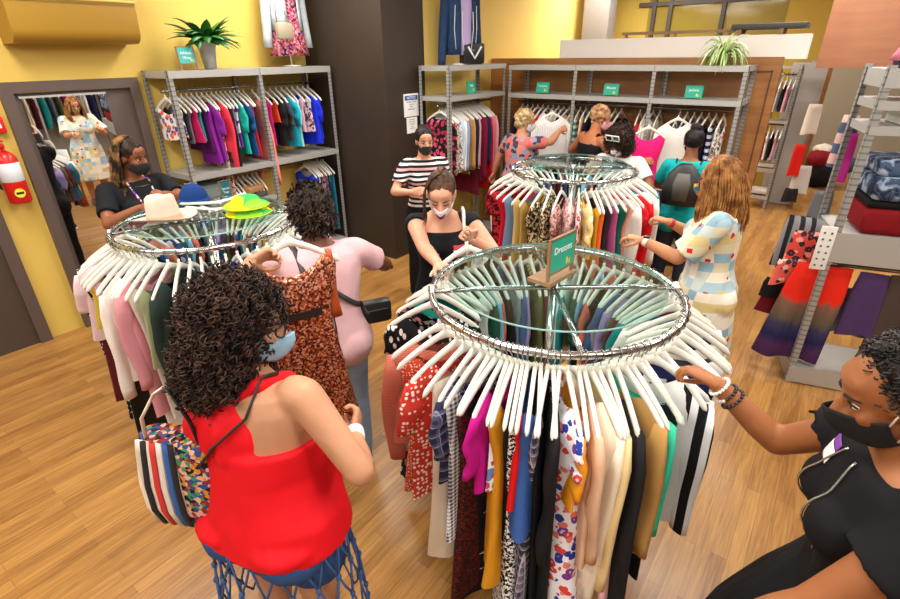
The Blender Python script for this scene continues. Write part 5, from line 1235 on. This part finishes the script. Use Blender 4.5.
MB().box((0, 0, .07), (.19, .06, .15), bev=.028).build('bag_body', solid('#a0947e', .5), pu, 'auto'); MB().tube([(-.08, 0, .13), (-.06, .02, .3), (.03, .1, .62), (.08, .1, .3), (.08, 0, .13)], .006, 6).build('strap', solid('#8a7e6a', .5), pu)
gb = thing('storage_box', 'flat grey storage box low on the left shelving', 'box', (-5.0, 2.5, 1.0), PI/2); MB().box((0, 0, .0), (.3, .3, .2), bev=.01).build('box_body', solid('#8c9a98', .5), gb, 'auto'); MB().box((0, 0, .105), (.31, .31, .02), bev=.005).build('lid', solid('#7c8a88', .5), gb, 'auto')
for i, (y, c_, w_) in enumerate(((2.86, '#c9a66a', .2), (3.05, '#5a5048', .16), (2.98, '#a4794e', .22))):
    tag(MB().box((0, 0, .03+.0*i), (.2, w_, .06), bev=.02).build('folded_garment', fab('solid', c_), None, 'auto', (-4.9+.02*i, y, .902+.062*(i == 2)), .1*i), ['tan folded garment on the small inner shelf', 'dark brown folded garment on the small inner shelf', 'light brown folded garment atop the pile on the inner shelf'][i], 'folded clothes', 'folded clothes on the inner shelf')
# extinguisher and notices
fx = thing('fire_extinguisher', 'red fire extinguisher with yellow round sticker on the yellow wall strip', 'fire extinguisher', (-5.12, 1.13, 1.22)); redp = solid('#d01c18', .3)
MB().lathe([(.001, 0), (.065, 0), (.075, .012), (.075, .33), (.06, .37), (.03, .395), (.022, .40), (.022, .42), (.001, .42)], 28).build('cylinder', redp, fx)
MB().lathe([(.0755, .17), (.0765, .171), (.0765, .31), (.0755, .311)], 28).build('paper_label', solid('#d8dde2', .6), fx)
MB().tube([(.074, -.005, .085), (.078, -.005, .085)], .035, 18).build('round_sticker', solid('#e8d83a', .5), fx, 'auto'); MB().box((.0785, -.005, .085), (.003, .05, .018)).build('sticker_band', solid('#26301c', .5), fx, False)
MB().box((.02, 0, .44), (.10, .025, .03), bev=.006).box((.03, 0, .475), (.11, .02, .014), bev=.004).build('valve_handle', solid('#c01a16', .4), fx, 'auto'); MB().tube([(0, -.02, .43), (.0, -.09, .40), (.0, -.10, .25), (.01, -.09, .12)], .009, 8).build('hose', solid('#1c1c1c', .5), fx)
MB().box((-.04, 0, .3), (.12, .05, .02)).box((-.095, 0, .3), (.01, .06, .2)).build('wall_bracket', solid('#888888', .4, .5), fx, False)
al = thing('alarm_box', 'small red call point box above the fire extinguisher', 'alarm', (-5.19, 1.17, 1.74)); MB().box((0, 0, .06), (.05, .1, .12), bev=.008).build('housing', redp, al, 'auto'); MB().box((.027, 0, .05), (.004, .05, .03)).build('pull_bar', solid('#e8e6e2', .5), al, False)
def notice(label, loc, w, h, head, lines):
    t = thing('notice', label, 'notice', loc); MB().box((.002, 0, h/2), (.004, w, h)).build('sheet', white_s, t, False)
    blue = solid('#2c4a9c', .6); ink = solid('#55585e', .7); R_ = (PI/2, 0, PI/2)
    if head: MB().box((.0045, 0, h*.82), (.001, w*.86, h*.2)).build('header_band', blue, t, False); lettering('lettering', head, h*.17, white_s, t, (.0055, 0, h*.82), R_)
    for i, l in enumerate(lines): lettering('lettering', l, h*.075, ink, t, (.005, 0, h*(.64 if head else .86)-i*h*(.105 if head else .14)), R_)
notice('white notice sheet with blue NOTICE header on the brown column', (-3.979, 4.6, 1.61), .25, .24, 'NOTICE', ['THIS AREA IS UNDER', '24 HOUR', 'VIDEO', 'SURVEILLANCE'])
notice('smaller white printed sheet below the notice on the brown column', (-3.979, 4.6, 1.43), .18, .17, None, ['CASH REFUNDS', 'ARE NOT GIVEN', 'STORE CREDIT', 'ONLY', 'THANK YOU'])
# denim display on the back shelving
bust_stand('white torso form wearing denim on the shelving beside the column', (-3.72, 5.2, 2.132), math.radians(70), -.2)
tag(MB().vloft([(.3, .15, .105), (.42, .165, .115), (.55, .15, .108), (.75, .172, .115), (.86, .17, .105), (.93, .11, .07), (1.0, .062, .056)], 28).build('lavender_shirt', fab('solid', '#b8a4d0'), None, True, (-3.72, 5.2, 1.932), math.radians(70)), 'lavender shirt under the blue denim jacket', 'shirt')
jk = jacket('dark blue denim jacket with white piping on the back display form', (-3.72, 5.2, 1.932), math.radians(70), fab('denim', '#1c2c48', '#2e4468'), .7, .3)
pip = solid('#d8dcd8', .6)
for g in (-1, 1): MB().tube([(g*.05, -.134, .34), (g*.075, -.138, .55), (g*.07, -.136, .72)], .004, 6).build('piping', pip, jk); MB().tube([(g*.13, -.10, .34), (g*.15, -.098, .55), (g*.14, -.10, .78)], .004, 6).build('piping', pip, jk)
MB().tube([(.18*math.sin(a), -.137*math.cos(a), .345) for a in np.linspace(.45, 1.9, 10)], .004, 6).build('piping', pip, jk)
bv = thing('handbag', 'black handbag with white chevron standing below the denim jacket', 'bag', (-3.62, 5.28, 2.132), math.radians(70)); MB().box((0, 0, .11), (.3, .1, .22), bev=.03).build('bag_body', solid('#17161a', .4), bv, 'auto')
MB().tube([(-.09, -.054, .18), (0, -.054, .06), (.09, -.054, .18)], .012, 8).build('chevron', solid('#e6e4e0', .5), bv)
# boxes on the half wall
lb = thing('flat_case', 'long flat dark grey case lying on wooden rails above the half wall', 'case', (-.86, 6.55, 2.38)); MB().box((0, 0, .075), (.66, .3, .05), bev=.01).build('case_body', solid('#3c3a38', .5), lb, 'auto')
for x in (-.25, .12): MB().box((x, 0, .025), (.04, .3, .05)).build('support_block', woodm, lb, False)
rr_ = thing('guard_rail', 'low wooden rail along the top of the half wall', 'rail', (-1.78, 6.58, 2.38)); MB().box((0, .02, .05), (1.2, .03, .03)).build('rail', woodm, rr_, False)
for x in (-.55, .0, .55): MB().box((x, .02, .02), (.03, .03, .04)).build('post', woodm, rr_, False)
# ------------------------------------------------------------------ right shelving goods
ES = Matrix.Translation((.115, 4.02, 0)) @ Matrix.Rotation(math.radians(14), 4, 'Z')
def on_e(x, y, z): return tuple(ES @ Vector((x, y, z)))
E14 = math.radians(14)
def folded(name, label, x, y, z, w, d, h, mat, group=None, n=3):
    b = MB()
    for i in range(n):
        hh = h/n; b.loft([((0, -d/2+d*q, hh*(i+.5)), w/2*(1-.02*(i % 2)), hh*.5*(.55 if q in (0, 1) else .98), (1, 0, 0), (0, 0, 1)) for q in (0, .02, .3, .7, .98, 1)], 24, True, 8)
    o = b.build(name, mat, None, True, on_e(x, y, z), E14); return tag(o, label, 'folded clothes', group)
camo1 = fab('camo', '#222a3c', '#3c4a62', '#6f8096', '#9caab8', 1.3); camo2 = fab('camo', '#2a3246', '#465670', '#7c8ca0', '#a4b0be', 1.5)
for j in range(2):
    xx = .36+j*.48
    folded('folded_trousers', ['dark red folded trousers at the left end of the wide steel shelf', 'dark red folded trousers next to the left red stack'][j], xx, .2, 1.172, .46, .36, .17, fab('solid', '#7c0f16'), 'folded red trousers on the right shelving', 1)
    folded('folded_trousers', ['black folded trousers on the left red pair', 'black folded trousers on the second red pair'][j], xx, .2, 1.343, .46, .37, .05, black_c, 'folded black trousers on the right shelving', 1)
    folded('folded_shorts', ['blue grey camouflage shorts topping the left pile', 'blue grey camouflage shorts topping the second pile'][j], xx, .19, 1.394, .46, .38, .14, camo1 if j == 0 else camo2, 'folded camouflage shorts', 1)
    folded('folded_shorts', ['upper camouflage shorts under the white shelf, left pile', 'upper camouflage shorts under the white shelf, second pile'][j], xx, .22, 1.535, .45, .36, .1, camo2 if j == 0 else camo1, 'folded camouflage shorts', 1)
for i, (x, c_, n_) in enumerate(((.3, '#e6e4de', 'white flat box on the upper right shelf'), (.62, '#8a5a4a', 'brown shoe box on the upper right shelf'), (.9, '#e2b83a', 'yellow box on the upper right shelf'))):
    t = thing('storage_box', n_, 'box', on_e(x, .22, 1.832), E14); MB().box((0, 0, .04), (.26, .3, .08), bev=.006).build('box_body', solid(c_, .6), t, 'auto'); MB().box((0, 0, .085), (.265, .305, .014), bev=.004).build('lid', solid(c_, .5), t, 'auto')
for i, (x, c_, n_) in enumerate(((.4, '#dcd8d0', 'cream basket under the top right shelf'), (.8, '#c8862a', 'amber basket under the top right shelf'))):
    t = thing('basket', n_, 'basket', on_e(x, .22, 1.972), E14); MB().vloft([(0, .13, .12), (.005, .14, .13), (.08, .15, .14), (.085, .145, .135), (.01, .12, .11)], 24, True, 4).build('basket_body', solid(c_, .7), t)
pk2 = thing('knitted_jumper', 'plum knitted jumper heaped on the top right shelf', 'jumper', on_e(.28, .2, 2.142), E14)
bq = MB(); bq.vloft([(0, .2, .16), (.05, .21, .17), (.12, .17, .14), (.2, .12, .1), (.32, .09, .08), (.38, .05, .04)], 24); mq = fuse(bq, .012, 2); wrinkle(mq, .015, 9, 4); link('jumper_body', mq, fab('leopard', '#5a4858', '#2a2230', .8), pk2); MB().loft([((-.13-.02*i, -.05, .2-.04*i), .045, .04, (1, 0, 0), (0, 1, 0)) for i in range(5)], 14).build('sleeve', fab('solid', '#b86a7a'), pk2)
# skirt and other clothes hanging from the right shelving
def broad(name, label, cat, loc, rz, L, w0, w1, mat, seed, fold=.02, t=.03, z0=0., skew=0., clip=True, group=None):
    vs, fs = garment_mesh(L, w0, (w0+w1)/2, w1, t, 0, 0, fold, seed, True, 60, 20)
    vs = [(x+skew*(-z/L)*1., y, z+.13) for x, y, z in vs]
    o = MB().add(vs, fs).build(name, mat, None, True, loc, rz); tag(o, label, cat, group); return o
tie = fab('bands', '#3a2040', '#4a2a52', '#20204e', '#3a3658', '#5a5044', '#7a5a48', '#e02a18')
broad('tie_dye_skirt', 'long red grey and purple dip-dyed skirt hanging at the right shelving corner', 'skirt', (.15, 4.12, .93), math.radians(8), .9, .16, .2, tie, 701, .024, .04, skew=-.09)
broad('purple_skirt', 'plum purple skirt hanging behind the dip-dyed skirt', 'skirt', (.41, 4.16, .92), math.radians(6), .62, .08, .11, fab('solid', '#4c3560'), 702, .015, .03)
broad('brown_trousers', 'dark brown trousers hanging at the far right of the lower shelving', 'trousers', (.60, 4.22, .92), E14, .84, .11, .13, fab('solid', '#4a3c36'), 703, .008, .03)
broad('brown_trousers', 'second dark brown trousers further right on the lower shelving rail', 'trousers', (.80, 4.25, .92), E14, .84, .11, .13, fab('solid', '#54443c'), 704, .008, .03)
broad('grey_trousers', 'pale grey folded trousers low behind the purple skirt', 'trousers', (.36, 4.3, .74), E14, .5, .13, .16, fab('solid', '#8a94a0'), 705, .02, .04)
for i, (x, y, z, L, w, fb, nm, lab, cat) in enumerate((
    (-.03, 4.36, 1.18, .55, .17, ('vstripe', '#8a8c90', '#2a2a2e', .5), 'patterned_blouse', 'black and grey patterned blouse hanging out beside the right shelving', 'blouse'),
    (.02, 4.22, 1.12, .42, .15, ('floral', '#d84a42', '#e8a090', '#2a2a30', 1.3), 'coral_blouse', 'coral red flower print blouse beside the dip-dyed skirt', 'blouse'),
    (-.03, 4.18, .92, .34, .16, ('floral', '#e06a5a', '#f0c8b8', '#2a3a4a', 1.3), 'salmon_blouse', 'salmon flower print blouse below the coral one', 'blouse'),
    (-.06, 4.24, .72, .30, .16, ('solid', '#19181b'), 'black_blouse', 'black blouse low beside the dip-dyed skirt', 'blouse'),
    (-.05, 4.3, .6, .32, .16, ('solid', '#6a1420'), 'wine_blouse', 'wine red blouse lowest beside the dip-dyed skirt', 'blouse'),
    (.06, 4.5, 1.75, .48, .04, ('solid', '#d83a9e'), 'pink_scarf', 'hot pink scarf hanging on the rear upright of right shelving', 'scarf'),
    (.02, 4.56, 1.86, .5, .06, ('stripe', '#c8a89c', '#4a5670', .4), 'pale_scarf', 'dusty pink and blue scarf hanging at right shelving rear', 'scarf'),
    (.0, 4.5, 1.35, .35, .07, ('solid', '#6a6a6c'), 'grey_scarf', 'dark grey scarf hanging below the hot pink one', 'scarf'))):
    broad(nm, lab, cat, (x, y, z), E14+.3*(i % 3-1), L, w*.8, w, fab(*fb), 720+i, .012, .02)
be = thing('eyelet_belt', 'wide white eyelet strap hanging on the right shelving corner', 'belt', on_e(-.03, -.01, .92), E14); MB().box((0, 0, .14), (.09, .008, .3), bev=.003).build('strap', solid('#e2dfd8', .6), be, 'auto')
for i in range(6):
    for g in (-1, 1): MB().tube([(g*.02, -.003, .02+.045*i), (g*.02, -.0065, .02+.045*i)], .007, 10).build('eyelet', solid('#6a6864', .4, .5), be, 'auto')
# ------------------------------------------------------------------ far aisle
tw = shelving('display_tower', 'narrow white display rack of folded and hanging clothes in the far aisle', (-.98, 9.1, 0), 0, 1, .3, .3, 2.05, [(2.03, .03), (1.3, .03), (.62, .06), (.2, .05)], [(.02, .28, .12, 1.92), (.02, .28, .12, 1.24)])
tsp = [('red', '#c8302c'), ('white', '#e6e2dc'), ('black', '#1c1c1e'), ('pink', '#d8a0a8'), ('grey', '#8a8c90')]
for lvl, z in (('upper', 1.92), ('lower', 1.24)):
    for i, (c_, h_) in enumerate(tsp):
        p = (-.95+.055*i, 9.22, z+.013); hanger(p, -PI/2, 'white plastic hanger on the far aisle display rack', 'white hangers in the far aisle'); garment(p, -PI/2, (c_+' small top', 'tank', .5, S(h_)), 'hanging on the '+lvl+' far aisle rail', 'tops in the far aisle rack')
for i, (z, c_) in enumerate(((.63, '#d8d8d6'), (.7, '#b8bcc0'), (.22, '#c8beb4'))):
    tag(MB().box((0, 0, .035), (.26, .26, .065), bev=.02).build('folded_garment', fab('solid', c_), None, 'auto', (-.83, 9.24, z)), ['white folded garment on the far aisle rack, lower in the pile', 'grey folded garment on top of the far aisle pile', 'beige folded garment on the bottom tier of the far aisle rack'][i], 'folded clothes')
for i, (x, y, z, L, w, c_, lab) in enumerate(((-.40, 9.0, 1.58, .55, .1, '#e2dcd2', 'cream garment hanging past the grey panel in the far aisle'), (-.44, 8.9, 1.05, .6, .08, '#d8261e', 'bright red garment hanging on the far aisle corner'), (-.33, 9.0, .75, .55, .12, '#c8c6c2', 'pale grey garment at the foot of the far aisle corner'), (-.40, 8.95, .42, .35, .1, '#26262a', 'black garment at the foot of the far aisle corner'))):
    broad('hanging_garment', lab, 'garment', (x, y, z), .2, L, w*.8, w, fab('solid', c_), 760+i, .012, .03)
for i, (x, y, z, r, c_, lab) in enumerate(((-.2, 11.3, .62, .17, '#e8dcd0', 'cream cloth on top of the far heap'), (-.22, 11.2, .5, .22, '#8a1c26', 'dark red cloth in the far heap'), (-.42, 11.3, .46, .2, '#3f7a34', 'green cloth at the left of the far heap'), (-.15, 11.25, .26, .3, '#1e1e22', 'black cloth at the base of the far heap'), (.12, 11.4, .4, .22, '#4a5a70', 'blue cloth at the right of the far heap'))):
    b = MB().ell((0, 0, 0), (r, r*.8, .26 if z < .3 else r*.75)); mq = fuse(b, .02, 1); wrinkle(mq, .03, 7, i); tag(link('cloth_heap', mq, fab('solid', c_), None, True, (x, y, z)), lab, 'cloth', 'clothes heaped at the far end')

# clothes held out or hung broadside at the back rail
R37 = math.radians(37)
for loc, rz, sp, hl_ in (((-1.60, 5.52, 1.62), R37, ('hot pink dress', 'dress', 1.0, S('#de1c72'), {'t': 1.4}), 'white plastic hanger carrying the hot pink dress'),
    ((-1.40, 5.80, 1.69), R37, ('white button coat', 'jacket', .8, S('#dedad0'), {'t': 1.2}), 'white plastic hanger carrying the white button coat'),
    ((-2.78, 5.72, 1.68), R37, ('white pleated blouse', 'jacket', .7, ('vstripe', '#e8e6e2', '#d2d0cc', 1.6), {'t': 1.2}), 'white plastic hanger carrying the white pleated blouse')):
    hanger(loc, rz, hl_, None); garment(loc, rz, sp, 'held out before the wood partition', None)
# clothes rail by the right wall, seen in the mirror
shelving('metal_shelving', 'grey steel shelving with clothes by the far right wall, mirrored in the door', (3.35, 5.6, 0), -PI/2, 3, .85, .46, 2.1, [(2.1, .05), (1.75, .05), (.12, .05)], [(.03, 2.5, .22, 1.66)])
MR = [(c_+' mirrored top', 'long', .8, S(h_)) for c_, h_ in (('black', '#17171a'), ('scarlet', '#c8202a'), ('charcoal', '#333338'), ('navy', '#1e2448'), ('white', '#dcd8d0'), ('denim blue', '#3a5a86'), ('magenta', '#c02a80'), ('olive', '#55583a'), ('slate', '#4a5666'), ('teal', '#1f7f80'), ('wine', '#5a1a28'), ('beige', '#c8b498'), ('ink', '#20222c'), ('pink', '#d890a8'), ('grey', '#808288'))]
rail_fill((3.57, 5.5, 1.66), (3.57, 3.2, 1.66), PI, MR, 'on the rail by the right wall', 'clothes on the rail by the right wall', 'white plastic hanger on the rail by the right wall', 'white hangers by the right wall')

# outlined letters on the sweatshirt
bpy.context.view_layer.update()
sw = [o for o in COL.objects if o.get('label', '').startswith('pale grey sweatshirt')][0]
tm = text_mesh('CO', .075); M_ = Matrix.Rotation(PI/2, 4, 'X')
ok = True
for v in tm.vertices:
    p = M_ @ v.co; p = Vector((p.x+.07, 0, p.z-.27)); h_, l_, n_, _ = sw.ray_cast(Vector((p.x, -.4, p.z)), Vector((0, 1, 0)))
    v.co = Vector((p.x, (l_.y if h_ else -.04)-.002-.002*(v.co.z > 0), p.z))
link('lettering', tm, solid('#5c5e60', .7), sw, False)
